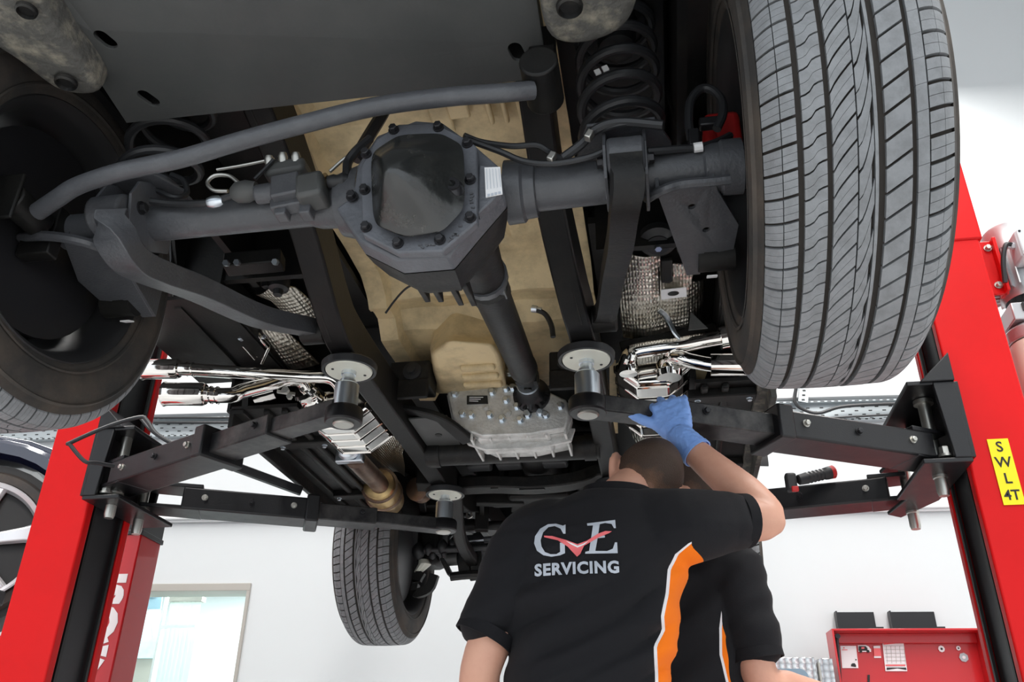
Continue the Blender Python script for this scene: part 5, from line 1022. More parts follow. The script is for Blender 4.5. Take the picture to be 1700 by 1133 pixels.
# ---- brake lines, hose loop and caliper at the right rear
m = MB(); m.tube(bez([(0.182, -0.1, 1.906), (0.211, -0.08, 1.904), (0.265, -0.07, 1.896), (0.308, -0.06, 1.901), (0.33, -0.05, 1.891), (0.356, -0.06, 1.866), (0.385, -0.07, 1.877), (0.413, -0.08, 1.897), (0.472, -0.1, 1.894), (0.534, -0.08, 1.894)], 6), .0055, 8); bl = part('brake_line', m, 'hose')
m = MB(); m.tube(bez([(0.188, -0.1, 1.896), (0.247, -0.09, 1.869), (0.289, -0.08, 1.85), (0.342, -0.08, 1.838), (0.401, -0.08, 1.844), (0.433, -0.08, 1.856)], 6), .0058, 8); part('brake_line', m, 'hose')
m = MB(); m.tube(bez([(0.358, -0.075, 1.853), (0.391, -0.085, 1.871), (0.419, -0.09, 1.897), (0.462, -0.1, 1.899), (0.534, -0.1, 1.882)], 6), .0085, 8); part('wiring_sleeve', m, 'hose', label='black wiring sleeve')
for p in ((0.407, -0.1, 1.876), (0.339, -0.085, 1.848)):
    m = MB(); m.box(p, (.012, .016, .018), R=Matrix.Rotation(.5, 3, 'Y')); part('pipe_clip', m, 'pin', bl, bevel=.002)
m = MB(); m.tube(bez([(0.505, -0.06, 1.861), (0.553, -0.05, 1.868), (0.595, -0.04, 1.875), (0.63, -0.02, 1.9), (0.657, 0, 1.929)], 5), .0075, 8); bl2 = part('brake_line', m, 'hose')
m = MB(); m.tube([(0.586, -0.05, 1.867), (0.601, -0.05, 1.868)], .009, 10); part('line_sleeve', m, 'white', bl2, label='white line sleeve')
m = MB(); m.tube(bez([(0.587, 0, 1.924), (0.586, 0, 1.968), (0.593, 0, 2.019), (0.613, 0, 2.048), (0.633, 0, 2.046), (0.65, 0, 2.018), (0.649, 0, 1.981), (0.635, 0, 1.947)], 6), .0085, 10); part('brake_hose', m, 'hose')
m = MB(); m.box((.655, .11, 2.0), (.07, .09, .10)); m.box((.63, .09, 1.985), (.03, .06, .05)); cl = part('brake_caliper', m, 'caliper', bevel=.012, label='red brake caliper')
m = MB(); m.box((0.626, 0.02, 1.98), (.04, .02, .02)); part('hose_bracket', m, 'bolt', cl, bevel=.003); m = MB(); m.box((0.592, 0, 1.928), (.02, .02, .04)); part('hose_bracket', m, 'bolt', cl, bevel=.003)
m = MB(); m.tube(bez([(0.5, 0.02, 1.819), (0.521, -0.04, 1.787), (0.558, -0.045, 1.794), (0.608, -0.045, 1.794), (0.641, -0.045, 1.795)], 5), .009, 8); part('axle_weld_strip', m, 'axle')
m = MB(); m.tube(bez([(-0.711, -0.05, 1.81), (-0.633, -0.07, 1.792), (-0.56, -0.06, 1.778), (-0.522, 0, 1.782)], 5), .01, 8); part('axle_weld_strip', m, 'axle')
# ---- actuator, valve block and cable loops on the left of the axle
m = MB(); m.tube([(-0.224, -0.06, 1.85), (-0.177, -0.06, 1.853)], .019, 16); m.box((-0.159, -0.06, 1.851), (.055, .05, .05), R=Matrix.Rotation(-.12, 3, 'Y')); ac = part('axle_actuator', m, 'axle', bevel=.004)
m = MB(); m.box((-0.111, -0.06, 1.845), (.052, .055, .055), R=Matrix.Rotation(-.12, 3, 'Y')); part('actuator_motor', m, 'bare', ac, bevel=.008)
m = MB(); m.lathe((-0.083, -0.06, 1.863), (1, 0, .05), [(0, .012), (.012, .014), (.02, .011), (.032, .014), (.04, .01)], 14); m.tube(bez([(-0.054, -0.06, 1.862), (-0.049, -0.06, 1.877), (-0.054, -0.05, 1.915), (-0.04, -0.05, 1.942), (-0.019, -0.04, 1.977)], 5), .009, 8); part('actuator_plug', m, 'hose', ac)
m = MB(); m.lathe((-0.087, -0.065, 1.871), (0, -1, 0), [(0, .006), (.008, .005)], 10); part('plug_clip', m, 'gold', ac, label='small orange clip')
m = MB(); m.box((-0.157, -0.05, 1.826), (.07, .03, .02), R=Matrix.Rotation(-.12, 3, 'Y')); m.box((-0.172, -0.045, 1.816), (.022, .03, .03)); m.box((-0.124, -0.045, 1.814), (.022, .03, .03)); part('actuator_clamp', m, 'axle', ac, bevel=.003)
m = MB(); m.lathe((-0.274, -0.06, 1.859), (1, 0, .06), [(0, .012), (.01, .02), (.03, .022), (.05, .016)], 14); part('actuator_end', m, 'bare', ac)
m = MB(); m.lathe((-0.32, -0.06, 1.843), (1, 0, .05), [(0, .009), (.01, .012), (.022, .011), (.03, .007)], 12); part('line_fitting', m, 'zinc', ac, label='bright line fitting')
m = MB(); m.tube(bez([(-0.449, -0.05, 1.869), (-0.397, -0.05, 1.857), (-0.32, -0.06, 1.843), (-0.274, -0.06, 1.854)], 5), .007, 8); part('brake_line', m, 'hose')
m = MB(); m.tube(bez([(-0.29, -0.05, 1.874), (-0.32, -0.05, 1.88), (-0.337, -0.05, 1.9), (-0.325, -0.05, 1.916), (-0.295, -0.05, 1.912), (-0.269, -0.05, 1.89)], 5), .004, 8); part('cable_loop', m, 'pin')
m = MB(); m.tube(bez([(-0.343, -0.02, 1.957), (-0.292, -0.02, 1.961), (-0.242, -0.02, 1.967), (-0.223, -0.02, 1.969)], 5), .003, 8); part('cable_loop', m, 'pin')
m = MB(); m.tube(bez([(-0.251, -0.03, 1.914), (-0.233, -0.03, 1.938), (-0.218, -0.03, 1.959)], 5), .004, 8); part('cable_loop', m, 'hose')
m = MB(); m.tube(bez([(-0.088, -0.05, 1.897), (-0.064, -0.05, 1.923), (-0.042, -0.05, 1.939)], 4), .0035, 8); part('cable_loop', m, 'pin')
m = MB(); m.box((-0.2, 0, 1.948), (.085, .05, .035), R=Matrix.Rotation(-.08, 3, 'Y')); vb = part('valve_block', m, 'bare', bevel=.01)
for p in ((-0.232, -0.02, 1.961), (-0.204, -0.02, 1.965), (-0.176, -0.02, 1.962)):
    m = MB(); m.lathe(p, (0, -.5, 1), [(-.01, .008), (.006, .010), (.014, .007)], 10); part('valve_port', m, 'pin', vb)
m = MB(); m.tube(bez([(-0.486, -0.03, 1.924), (-0.458, -0.02, 1.916), (-0.421, -0.02, 1.897), (-0.411, 0, 1.92), (-0.425, 0, 1.955), (-0.455, 0, 1.974)], 5), .006, 8); part('cable_loop', m, 'hose')
m = MB(); m.tube(bez([(-0.104, 0.1, 2.051), (-0.082, 0.1, 2.107), (-0.058, 0.1, 2.163), (-0.049, 0.1, 2.187)], 4), .014, 8); part('wiring_sleeve', m, 'hose')

# ------------------------------------------------------------------ people
from mathutils import noise
def ring(c, a, b, ax=(1, 0, 0), ay=(0, 1, 0), n=28, p=2.4):
    c = V(c); ax = V(ax).normalized(); ay = V(ay).normalized(); out = []
    for k in range(n):
        t = 2 * PI * k / n; cs, sn = math.cos(t), math.sin(t)
        out.append(c + ax * (a * math.copysign(abs(cs) ** (2 / p), cs)) + ay * (b * math.copysign(abs(sn) ** (2 / p), sn)))
    return out
def limb(mb, pts, n=18, sub=4):
    """tapering limb through (point, radius) stations with round ends"""
    P = [V(p) for p, r in pts]; R = [r for p, r in pts]; path = bez(P, sub); rr = []
    for i in range(len(path)):
        t = i / sub; k = min(int(t), len(R) - 2); rr.append(R[k] + (R[k + 1] - R[k]) * (t - k))
    d0 = (path[0] - path[1]).normalized(); d1 = (path[-1] - path[-2]).normalized()
    path = [path[0] + d0 * rr[0] * .85, path[0] + d0 * rr[0] * .5] + path + [path[-1] + d1 * rr[-1] * .5, path[-1] + d1 * rr[-1] * .85]
    rr = [rr[0] * .4, rr[0] * .85] + rr + [rr[-1] * .85, rr[-1] * .4]
    mb.tube(path, rr, n)
def torso(mb, st, ax=(1, 0, 0), grow=0.0):
    """st: list of (centre, half width, half depth)"""
    ax = V(ax).normalized(); ay = V((-ax.y, ax.x, 0)); mb.loft([ring(c, a + grow, b + grow, ax, ay) for c, a, b in st])
def hand(mb, W, d, n, s, curl=(50, 45, 25), spread=0.05, thumb=(0.55, 0.8, -0.15), k=1.0, cfan=(1, 1, 1, 1)):
    """palm and five fingers: W wrist, d towards the fingers, n out of the back of the hand, s towards the thumb"""
    W, d, n, s = V(W), V(d).normalized(), V(n).normalized(), V(s); s = (s - d * s.dot(d)).normalized(); n = (n - d * n.dot(d) - s * n.dot(s)).normalized()
    st = [(-.02, .027, .021), (.0, .028, .020), (.03, .036, .019), (.06, .042, .018), (.088, .043, .015), (.096, .038, .011)]
    mb.loft([ring(W + d * t * k, w * k, th * k, s, n, 16, 2.6) for t, w, th in st])
    limb(mb, [(W + d * .015 * k + s * .022 * k - n * .004, .016 * k), (W + d * .05 * k + s * .040 * k - n * .008, .015 * k), (W + d * .06 * k + s * .048 * k - n * .01, .0125 * k)], 12, 3)
    for i, (o, L, r) in enumerate(((.033, .076, .0092), (.0112, .085, .0096), (-.0112, .079, .0092), (-.032, .062, .0083))):
        p = W + d * (.086 - abs(i - 1.2) * .004) * k + s * o * k; dr = (d + s * spread * (1.5 - i)).normalized(); nn = n; st = [(p - dr * .012, r * k * 1.08)]; a = 0
        for f, c in zip((.46, .30, .24), curl):
            c = math.radians(c * cfan[i]); st.append((p, r * k)); dn = dr * math.cos(c) - nn * math.sin(c); nn = nn * math.cos(c) + dr * math.sin(c); dr = dn; p = p + dr * L * f * k; r *= .95
        st.append((p, r * k * .9)); limb(mb, st, 12, 3)
        q = W + d * (.084 - abs(i - 1.2) * .004) * k + s * o * k; limb(mb, [(q - d * .03 * k + n * .007 * k, .006 * k), (q + n * .006 * k, .0105 * k), (q + d * .004 * k + n * .003 * k, .010 * k)], 10, 3)
    p = W + d * .045 * k + s * .036 * k - n * .006; dt = (d * thumb[0] + s * thumb[1] + n * thumb[2]).normalized(); d2 = (dt + d * .35).normalized()
    limb(mb, [(p, .0135 * k), (p + dt * .032 * k, .0125 * k), (p + dt * .035 * k + d2 * .012, .0115 * k), (p + dt * .035 * k + d2 * .032 * k, .0098 * k)], 12, 3)
def skull(u, v):
    """head surface in head space (x right, y face, z up): u around, v from crown to chin"""
    th = v * PI; z = math.cos(th); rr = math.sin(th)
    x = .077 * rr * math.sin(u); y = .098 * rr * math.cos(u); zz = .118 * z
    if zz < .02:
        k = min(1, (.02 - zz) / .12); x *= 1 - .28 * k; y = y * (1 - .30 * k) + .030 * k
    if y > 0.03: y -= .25 * max(0, y - .075); 
    return V((x, y, zz))
class Head:
    def __init__(self, c, up, face):
        self.c = V(c); self.u = V(up).normalized(); f = V(face); self.f = (f - self.u * f.dot(self.u)).normalized(); self.r = self.f.cross(self.u)
    def w(self, p): return self.c + self.r * p.x + self.f * p.y + self.u * p.z
    def body(self, mb):
        rg = [[self.w(skull(2 * PI * j / 32, i / 22)) for j in range(32)] for i in range(1, 22)]; mb.loft(rg)
        limb(mb, [(self.w(V((0, .092, .012))), .008), (self.w(V((0, .108, -.022))), .013), (self.w(V((0, .098, -.034))), .012)], 10, 3)
        for s in (-1, 1):
            limb(mb, [(self.w(V((s * .034, .086, .022))), .012), (self.w(V((s * .015, .091, .024))), .010)], 8, 2)
            limb(mb, [(self.w(V((s * .045, .074, -.018))), .014), (self.w(V((s * .03, .082, -.028))), .013)], 8, 2)
            base = [V((s * .076, -.012, -.035)), V((s * .088, -.028, -.012)), V((s * .093, -.030, .014)), V((s * .088, -.018, .030)), V((s * .078, .004, .022))]
            limb(mb, [(self.w(p), r) for p, r in zip(base, (.008, .009, .0085, .0085, .007))], 10, 4)
            limb(mb, [(self.w(V((s * .074, -.008, -.02))), .012), (self.w(V((s * .082, -.014, .012))), .012)], 10, 2)
        limb(mb, [(self.w(V((-.022, .084, -.062))), .008), (self.w(V((0, .092, -.061))), .010), (self.w(V((.022, .084, -.062))), .008)], 8, 3)
    def hair(self, name, parent, cut_z, mats):
        vs, fs, mi = [], [], []; nu, nv = 64, 40; m = MB(); g = {}
        for i in range(1, nv):
            for j in range(nu):
                p = skull(2 * PI * j / nu, i / nv * .999); back = p.y < .045
                line = -.082 if p.y < -.02 else (-.082 + (p.y + .02) * 2.0 if back else .062)
                line += .006 * math.sin(7 * 2 * PI * j / nu)
                dz = p.z - line; t = max(0.0, min(1, dz / .055)); k = 1.0 + .012 * min(1, max(0, dz / .01)) + .055 * t
                q = V((p.x * k, p.y * k, p.z * k + .006 * t)); g[i, j] = (self.w(q), dz)
        idx = {}; fade = []
        for key, (q, dz) in g.items(): idx[key] = len(m.v); m.v.append(tuple(q)); fade.append(max(0.0, min(1.0, (dz + .004) / .075)))
        for i in range(1, nv - 1):
            for j in range(nu):
                ks = [(i, j), (i, (j + 1) % nu), (i + 1, (j + 1) % nu), (i + 1, j)]
                if min(g[k][1] for k in ks) > -.012: m.f.append(tuple(idx[k] for k in ks)); m.m.append(0)
        m.f.append(tuple(idx[1, j] for j in range(nu))); m.m.append(0)
        o = obj(name, m, 'hair', parent, smooth=1.2); o.data.attributes.new('fade', 'FLOAT', 'POINT').data.foreach_set('value', fade); s = o.modifiers.new('thickness', 'SOLIDIFY'); s.thickness = .006; s.offset = -1; return o
    def face(self, parent):
        for s in (-1, 1):
            m = MB(); e = self.w(V((s * .031, .079, .004))); m.lathe(e - self.f * .011, self.f, [(0, .003), (.003, .009), (.009, .0115), (.015, .0095), (.020, .004), (.0205, 0)], 14, cap=False); obj('eye', m, 'paper', parent)
            m = MB(); m.lathe(e + self.f * .0088, self.f, [(0, .005), (.0012, .003)], 10); obj('iris', m, 'inkblack', parent)
        m = MB(); m.tube(bez([self.w(V((-.024, .086, -.061))), self.w(V((-.01, .099, -.059))), self.w(V((.01, .099, -.059))), self.w(V((.024, .086, -.061)))], 4), .0035, 8); obj('lips', m, 'pinkprint', parent)
def fuse(name, mb, mats, parent, voxel=.007, smooth=6, post=None, kids=None):
    """several overlapping volumes fused into one continuous skin"""
    me = mb.mesh('raw'); o = bpy.data.objects.new('raw', me); COL.objects.link(o)
    import bmesh
    bm = bmesh.new(); bm.from_mesh(me); bmesh.ops.recalc_face_normals(bm, faces=bm.faces[:]); bm.to_mesh(me); bm.free()
    r = o.modifiers.new('fuse', 'REMESH'); r.mode = 'VOXEL'; r.voxel_size = voxel
    if smooth: s = o.modifiers.new('smooth', 'SMOOTH'); s.iterations = smooth; s.factor = .5
    bpy.context.view_layer.update()
    new = bpy.data.meshes.new_from_object(o.evaluated_get(bpy.context.evaluated_depsgraph_get())); bpy.data.objects.remove(o)
    m = MB(); m.v = [tuple(v.co) for v in new.vertices]; m.f = [tuple(p.vertices) for p in new.polygons]; m.m = [0] * len(m.f)
    if post:
        N = [v.normal.copy() for v in new.vertices]; m.v = [tuple(V(p) + n * post(V(p), n)) for p, n in zip(m.v, N)]
    bpy.data.meshes.remove(new)
    wv = list(m.v); ob = obj(name, m, mats, parent, smooth=3.0, fixn=False); ob['_'] = 0; del ob['_']
    return ob, wv
def panel_attr(o, wv, f):
    a = o.data.attributes.new('panel', 'FLOAT', 'POINT'); a.data.foreach_set('value', [f(V(p)) for p in wv])
def lerp_tab(tab, z):
    tab = sorted(tab)
    if z <= tab[0][0]: return tab[0][1]
    for (z0, x0), (z1, x1) in zip(tab, tab[1:]):
        if z <= z1: return x0 + (x1 - x0) * (z - z0) / (z1 - z0)
    return tab[-1][1]
def folds(scale, amp, seed, slope=.6):
    def f(p, n):
        q = V((p.x * 4 + p.z * slope * 5, p.y * 4, p.z * 16 - p.x * slope * 12)) * scale + V((seed, 0, 0))
        w = noise.noise(q) + .5 * noise.noise(q * 2.1)
        return amp * (1 - abs(w) * 1.6)
    return f
def legs(mb, hip, foot_y, dx, grow=0.0, a=.165):
    hip = V(hip); mb.loft([ring(hip + V((0, 0, z)), a + g + grow, .115 + g + grow) for z, g in ((.10, -.01), (.0, .0), (-.10, .005))])
    for s in (-1, 1):
        limb(mb, [(hip + V((s * .085, 0, -.06)), .088 + grow), (hip + V((s * dx * .8, .015, -.42)), .062 + grow), (hip + V((s * dx, foot_y, -.80)), .045 + grow)], 16, 4)
def shoes(hip, foot_y, dx, parent):
    for s in (-1, 1):
        m = MB(); c = V((hip[0] + s * dx, hip[1] + foot_y, 0)); rg = []
        for y, w, h in ((-.10, .03, .05), (-.085, .042, .08), (-.03, .045, .11), (.03, .046, .085), (.10, .05, .06), (.155, .042, .048), (.175, .025, .03)): rg.append([c + V((w * cx_, y, h * cz_)) for cx_, cz_ in ((-.9, 0), (-1, .25), (-.85, .8), (-.4, 1), (.4, 1), (.85, .8), (1, .25), (.9, 0))])
        m.loft(rg); obj('shoe', m, 'shoe', parent, smooth=.9)

# ---- first mechanic, seen from behind, right arm raised to the lift arm
p1 = empty('person', (.32, .66, 0)); tag(p1, 'person in black polo with orange side panel, arm raised, blue glove gripping the lift arm', 'person')
SHL, ELL, WRL = V((.205, .62, 1.365)), V((.095, .60, 1.085)), V((.10, .79, .90))
SHR, ELR, WRR = V((.535, .60, 1.388)), V((.722, .715, 1.418)), V((.550, .783, 1.650))
hd = Head((.455, .710, 1.508), (.36, .50, .78), (-.35, .78, -.5))
tors = [((.315, .66, .86), .165, .125), ((.315, .655, .95), .165, .122), ((.312, .645, 1.06), .160, .118), ((.318, .635, 1.15), .166, .118), ((.335, .63, 1.24), .178, .118), ((.350, .625, 1.32), .184, .112), ((.365, .622, 1.375), .168, .102), ((.375, .625, 1.42), .135, .088), ((.385, .632, 1.45), .085, .072), ((.392, .64, 1.475), .062, .062)]
b = MB(); torso(b, tors, grow=-.016)
limb(b, [((.385, .635, 1.41), .060), ((.400, .655, 1.455), .056), ((.435, .69, 1.495), .054)], 20, 4)
hd.body(b)
limb(b, [(SHL + V((.03, 0, .0)), .055), (SHL.lerp(ELL, .5), .050), (ELL, .043), (ELL.lerp(WRL, .35), .043), (WRL, .029)], 18, 4)
limb(b, [(SHR + V((-.02, 0, 0)), .058), (SHR.lerp(ELR, .55), .050), (ELR, .043), (ELR.lerp(WRR, .3) + V((.012, 0, -.004)), .047), (ELR.lerp(WRR, .7), .037), (WRR, .031)], 18, 4)
limb(b, [(ELR + V((.012, -.012, -.012)), .030), (ELR + V((.0, -.01, -.005)), .035)], 12, 2)
hand(b, WRL, (0.05, .75, -.66), (-.95, .0, -.2), (.1, .66, .75), (25, 25, 15))
legs(b, (.315, .66, .86), .02, .11, -.014)
bd, _ = fuse('body', b, 'skin', p1, .0065, 5)
hd.hair('hair', p1, 0, ['hair', 'hairfade']); hd.face(p1)
# polo shirt: torso and two short sleeves fused, then the panel and the fold relief
sh = MB(); torso(sh, tors[:-1], grow=.004)
cl_, cr_ = V((.107, .592, 1.158)), V((.668, .672, 1.404))
limb(sh, [(SHL + V((.05, 0, .0)), .082), (SHL + V((-.004, -.004, -.02)), .080), (SHL.lerp(cl_, .55), .068), (cl_ + V((.004, 0, .03)), .060)], 24, 4)
limb(sh, [(SHR + V((-.07, .02, -.015)), .092), (SHR + V((-.01, 0, -.01)), .082), (SHR.lerp(cr_, .6), .062), (cr_ + V((-.025, -.01, -.003)), .056)], 24, 4)
fx1 = [(1.34, .62), (1.325, .545), (1.315, .53), (1.302, .51), (1.273, .493), (1.221, .485), (1.176, .473), (1.156, .473), (1.123, .455), (1.059, .453), (.9, .45)]
fo = folds(.7, .012, 3.1)
def drape(p):
    x = p.x - .29; u = p.z - .42 * x - 1.1 * x * x + .012 * noise.noise(V((p.x * 9, p.z * 9, 2.2)))
    k = .35 + .9 * max(0.0, noise.noise(V((p.x * 6, p.z * 5, 7.7))) + .3); low = max(0, min(1, (1.30 - p.z) / .08)) * max(0.0, min(1, (.175 - abs(p.x - .335)) / .05))
    return .013 * (abs(math.sin(u * 42)) ** .7 * 2 - 1) * min(1, k) * low if p.y < .66 else 0.0
def post1(p, n): return drape(p) + fo(p, n) * (1.0 if p.z < 1.36 else .7) + .004 * math.sin(p.z * 26 + (p.x - .3) ** 2 * 60) * max(0, 1 - abs(p.z - 1.15) / .2)
shirt, wv = fuse('polo_shirt', sh, 'cloth', p1, .0075, 6, post1)
def pan1(p):
    if p.z > 1.345: return -.1
    r = p.x - lerp_tab(fx1, p.z)
    l = .160 - p.x - max(0, (p.z - 1.12) * .6)
    return max(-.1, min(.1, max(r, l if (p.x > .13 or p.z < 1.04) and p.z < 1.26 and p.y > .62 else -.1)))
panel_attr(shirt, wv, pan1)
def off_sleeve(p, S, E, r):
    d = (E - S); L = d.length; d.normalize(); t = (p - S).dot(d); q = (p - S - d * t).length
    return q - r if t > .02 else .1
side_attr = lambda o, wv, f: o.data.attributes.new('side', 'FLOAT', 'POINT').data.foreach_set('value', [f(V(p)) for p in wv])
side_attr(shirt, wv, lambda p: min(off_sleeve(p, SHR, cr_, .085), 1.34 - p.z, .545 + max(0, 1.315 - p.z) * 1.6 - p.x))
# cuffs and collar
def band(name, c, d, r, w, par, mats='cloth2', th=.004, sq=1.0):
    m = MB(); m.lathe(V(c), d, [(0, r - th), (0, r), (w, r), (w, r - th)], 32, cap=False); m.f += [(3 * 32 + j, 3 * 32 + (j + 1) % 32, (j + 1) % 32, j) for j in range(32)]; m.m += [0] * 32
    return obj(name, m, mats, par, smooth=1.0)
dl = (cl_ - SHL).normalized(); band('sleeve_cuff', cl_ - dl * .012, dl, .0645, .026, shirt)
dr_ = (cr_ - SHR).normalized(); band('sleeve_cuff', cr_ - dr_ * .020, dr_, .060, .026, shirt)
m = MB(); rg = []
for z, a, dz in ((0, .090, -.012), (.024, .082, .0), (.044, .077, .004), (.038, .073, .002), (.0, .076, -.01)):
    rg.append([V((.393 + a * math.cos(t), .640 + a * .98 * math.sin(t), 1.432 + z + dz * math.sin(t) - .10 * (a * math.cos(t)) * .6)) for t in (2 * PI * k / 32 for k in range(32))])
m.loft(rg, cap=False); obj('collar', m, 'cloth2', shirt, smooth=1.0)
# trousers and shoes
tr = MB(); legs(tr, (.315, .66, .86), .02, .11, .004); t1, _ = fuse('trousers', tr, 'trouser', p1, .009, 4); shoes((.315, .66), .03, .11, p1)
# blue glove: fingers closed over the top of the lift arm, thumb along its lower edge
gd = (V((.520, .815, 1.790)) - WRR); g = MB()
hand(g, WRR + gd.normalized() * .008, gd, (-.18, -.78, .42), (-1, .05, -.12), (30, 58, 52), .17, (.55, .85, .10), 1.14, (1.0, 1.0, 1.0, .95))
limb(g, [(WRR - (WRR - ELR).normalized() * .045, .0385), (WRR, .036)], 18, 2)
gl, _ = fuse('glove', g, 'glove', p1, .0028, 4, lambda p, n: .0014 * noise.noise(p * 70) + .0012 * noise.noise(p * 160))
band('glove_cuff', WRR - (WRR - ELR).normalized() * .062, (WRR - ELR), .0405, .010, gl, 'glove', .003)
# print on the back of the shirt, laid on the cloth
def shirt_bvh(wv, o): return BVHTree.FromPolygons([V(p) for p in wv], [tuple(p.vertices) for p in o.data.polygons])
bv = shirt_bvh(wv, shirt)
def on_back(mb_pts, faces, name, mats, lift, label=None):
    import bmesh
    bm = bmesh.new(); vs = [bm.verts.new(p) for p in mb_pts]
    for f in faces:
        try: bm.faces.new([vs[i] for i in f])
        except ValueError: pass
    bm.normal_update(); bmesh.ops.triangulate(bm, faces=bm.faces[:])
    for _ in range(5):
        es = [e for e in bm.edges if e.calc_length() > .009]
        if not es: break
        bmesh.ops.subdivide_edges(bm, edges=es, cuts=1); bmesh.ops.triangulate(bm, faces=bm.faces[:])
    o0 = V(CAM_LOC)
    for v in bm.verts:
        d = (v.co - o0).normalized(); h = bv.ray_cast(o0, d)
        if h[0] is not None: v.co = h[0] - d * lift
    me = bpy.data.meshes.new(name); bm.to_mesh(me); bm.free(); m = MB(); m.v = [tuple(v.co) for v in me.vertices]; m.f = [tuple(p.vertices) for p in me.polygons]; m.m = [0] * len(m.f)
    return obj(name, m, mats, shirt, smooth=3.0, label=label, fixn=False)
OX, OZ, DX, DZ = V((0.188, 0.5, 1.404)), 0, V((0.684, 0.5, 1.385)), V((0.191, 0.5, 1.089))
EX, EZ = (DX - OX) / 400, (DZ - OX) / 260
def crop(x, y): return OX + EX * (x / 3.696) + EZ * (y / 3.696)
def poly_print(name, pl, mats, lift, label=None): return on_back([crop(x, y) for x, y in pl], [tuple(range(len(pl)))], name, mats, lift, label)
G_ = [(300, 122), (298, 182), (284, 182), (268, 150), (232, 133), (192, 140), (158, 175), (142, 225), (147, 265), (168, 300), (203, 313), (238, 312), (262, 298), (262, 240), (292, 240), (292, 306), (260, 320), (208, 329), (158, 320), (118, 292), (101, 245), (107, 200), (140, 150), (190, 121), (240, 117), (284, 130)]
E_ = [(433, 115), (608, 92), (610, 145), (598, 145), (585, 118), (545, 112), (512, 120), (498, 195), (540, 192), (540, 205), (495, 210), (478, 290), (550, 290), (585, 275), (600, 235), (613, 235), (613, 303), (415, 308), (417, 296), (440, 290), (470, 128), (435, 130)]
B_ = [(163, 195), (215, 197), (300, 222), (370, 248), (430, 225), (500, 180), (545, 163), (585, 165), (565, 178), (500, 205), (450, 235), (410, 258), (385, 310), (365, 327), (340, 300), (310, 265), (250, 225), (165, 205)]
W_ = [(300, 228), (332, 240), (370, 258), (405, 245), (440, 226), (410, 252), (370, 270), (330, 250)]
poly_print('printed_letter', G_, 'greyprint', .003, 'grey printed serif letter G'); poly_print('printed_letter', E_, 'greyprint', .003, 'grey printed serif letter E')
poly_print('printed_bird', B_, 'pinkprint', .0042, 'coral printed spread wings shaped like a V'); poly_print('printed_highlight', W_, 'white', .0052)
for i, ch in enumerate('SERVICING'):
    pass
vs, fs = text_mesh('SERVICING', 1.0, .040, 0, 'LEFT', 1.10)
x0, x1 = min(v.x for v in vs), max(v.x for v in vs); y0, y1 = min(v.y for v in vs), max(v.y for v in vs); pts = []
for v in vs:
    t = (v.x - x0) / (x1 - x0); u = (v.y - y0) / (y1 - y0); bot = 455 - 50 * t + 22 * t * t; top = 376 - 46 * t + 18 * t * t
    pts.append(crop(102 + 514 * t, bot + (top - bot) * u))
on_back(pts, fs, 'printed_word', 'greyprint', .003, 'pale grey printed word SERVICING')

# ---- second mechanic, standing beyond the first, mostly hidden
p2 = empty('person', (.50, 1.05, 0)); tag(p2, 'person in black polo standing behind the gloved man, only shoulder, sleeve and forearm showing', 'person')
S2, E2, W2 = V((.655, 1.0, 1.37)), V((.700, 1.0, 1.10)), V((.86, 1.12, 1.085)); S2L, E2L, W2L = V((.345, 1.08, 1.37)), V((.28, 1.12, 1.09)), V((.34, 1.33, 1.12))
h2 = Head((.585, 1.10, 1.600), (.25, .35, .9), (.2, .9, -.3))
t2 = [((.50, 1.06, .86), .165, .12), ((.50, 1.06, 1.0), .160, .115), ((.50, 1.055, 1.12), .163, .118), ((.50, 1.05, 1.24), .178, .120), ((.505, 1.045, 1.33), .184, .112), ((.51, 1.045, 1.39), .165, .10), ((.52, 1.05, 1.435), .12, .085), ((.535, 1.06, 1.465), .07, .066)]
b = MB(); torso(b, t2, grow=-.016); limb(b, [((.53, 1.06, 1.44), .058), ((.55, 1.075, 1.50), .055), ((.575, 1.09, 1.56), .054)], 18, 4); h2.body(b)
for S, E, W in ((S2, E2, W2), (S2L, E2L, W2L)): limb(b, [(S, .055), (S.lerp(E, .5), .05), (E, .043), (E.lerp(W, .35), .044), (W, .03)], 18, 4)
hand(b, W2, (W2 - E2), (.3, -.2, .9), (-.3, .9, .2), (35, 35, 20)); hand(b, W2L, (W2L - E2L), (.1, -.2, .95), (.95, -.2, 0), (35, 35, 20))
legs(b, (.50, 1.06, .86), .02, .11, -.014); fuse('body', b, 'skin', p2, .0075, 5); h2.hair('hair', p2, 0, ['hair', 'hairfade']); h2.face(p2)
sh = MB(); torso(sh, t2[:-1], grow=.004); c2, c2l = V((.690, 1.0, 1.165)), V((.295, 1.11, 1.165))
limb(sh, [(S2 + V((-.05, .01, 0)), .085), (S2 + V((.002, 0, -.01)), .078), (S2.lerp(c2, .55), .068), (c2 + V((0, 0, .03)), .062)], 22, 4); limb(sh, [(S2L + V((.05, 0, 0)), .085), (S2L, .078), (c2l + V((0, 0, .03)), .058)], 20, 4)
shirt2, wv2 = fuse('polo_shirt', sh, 'cloth', p2, .0085, 6, folds(.7, .011, 9.3))
fx2 = [(1.29, .64), (1.27, .618), (1.22, .607), (1.16, .602), (1.10, .612), (1.05, .63), (.9, .64)]
panel_attr(shirt2, wv2, lambda p: max(-.1, min(.1, p.x - lerp_tab(fx2, p.z))) if p.z < 1.29 else -.1)
side_attr(shirt2, wv2, lambda p: min(off_sleeve(p, S2, c2, .086), 1.28 - p.z))
d2 = (c2 - S2).normalized(); band('sleeve_cuff', c2 - d2 * .014, d2, .0665, .026, shirt2); d3 = (c2l - S2L).normalized(); band('sleeve_cuff', c2l - d3 * .014, d3, .062, .026, shirt2)
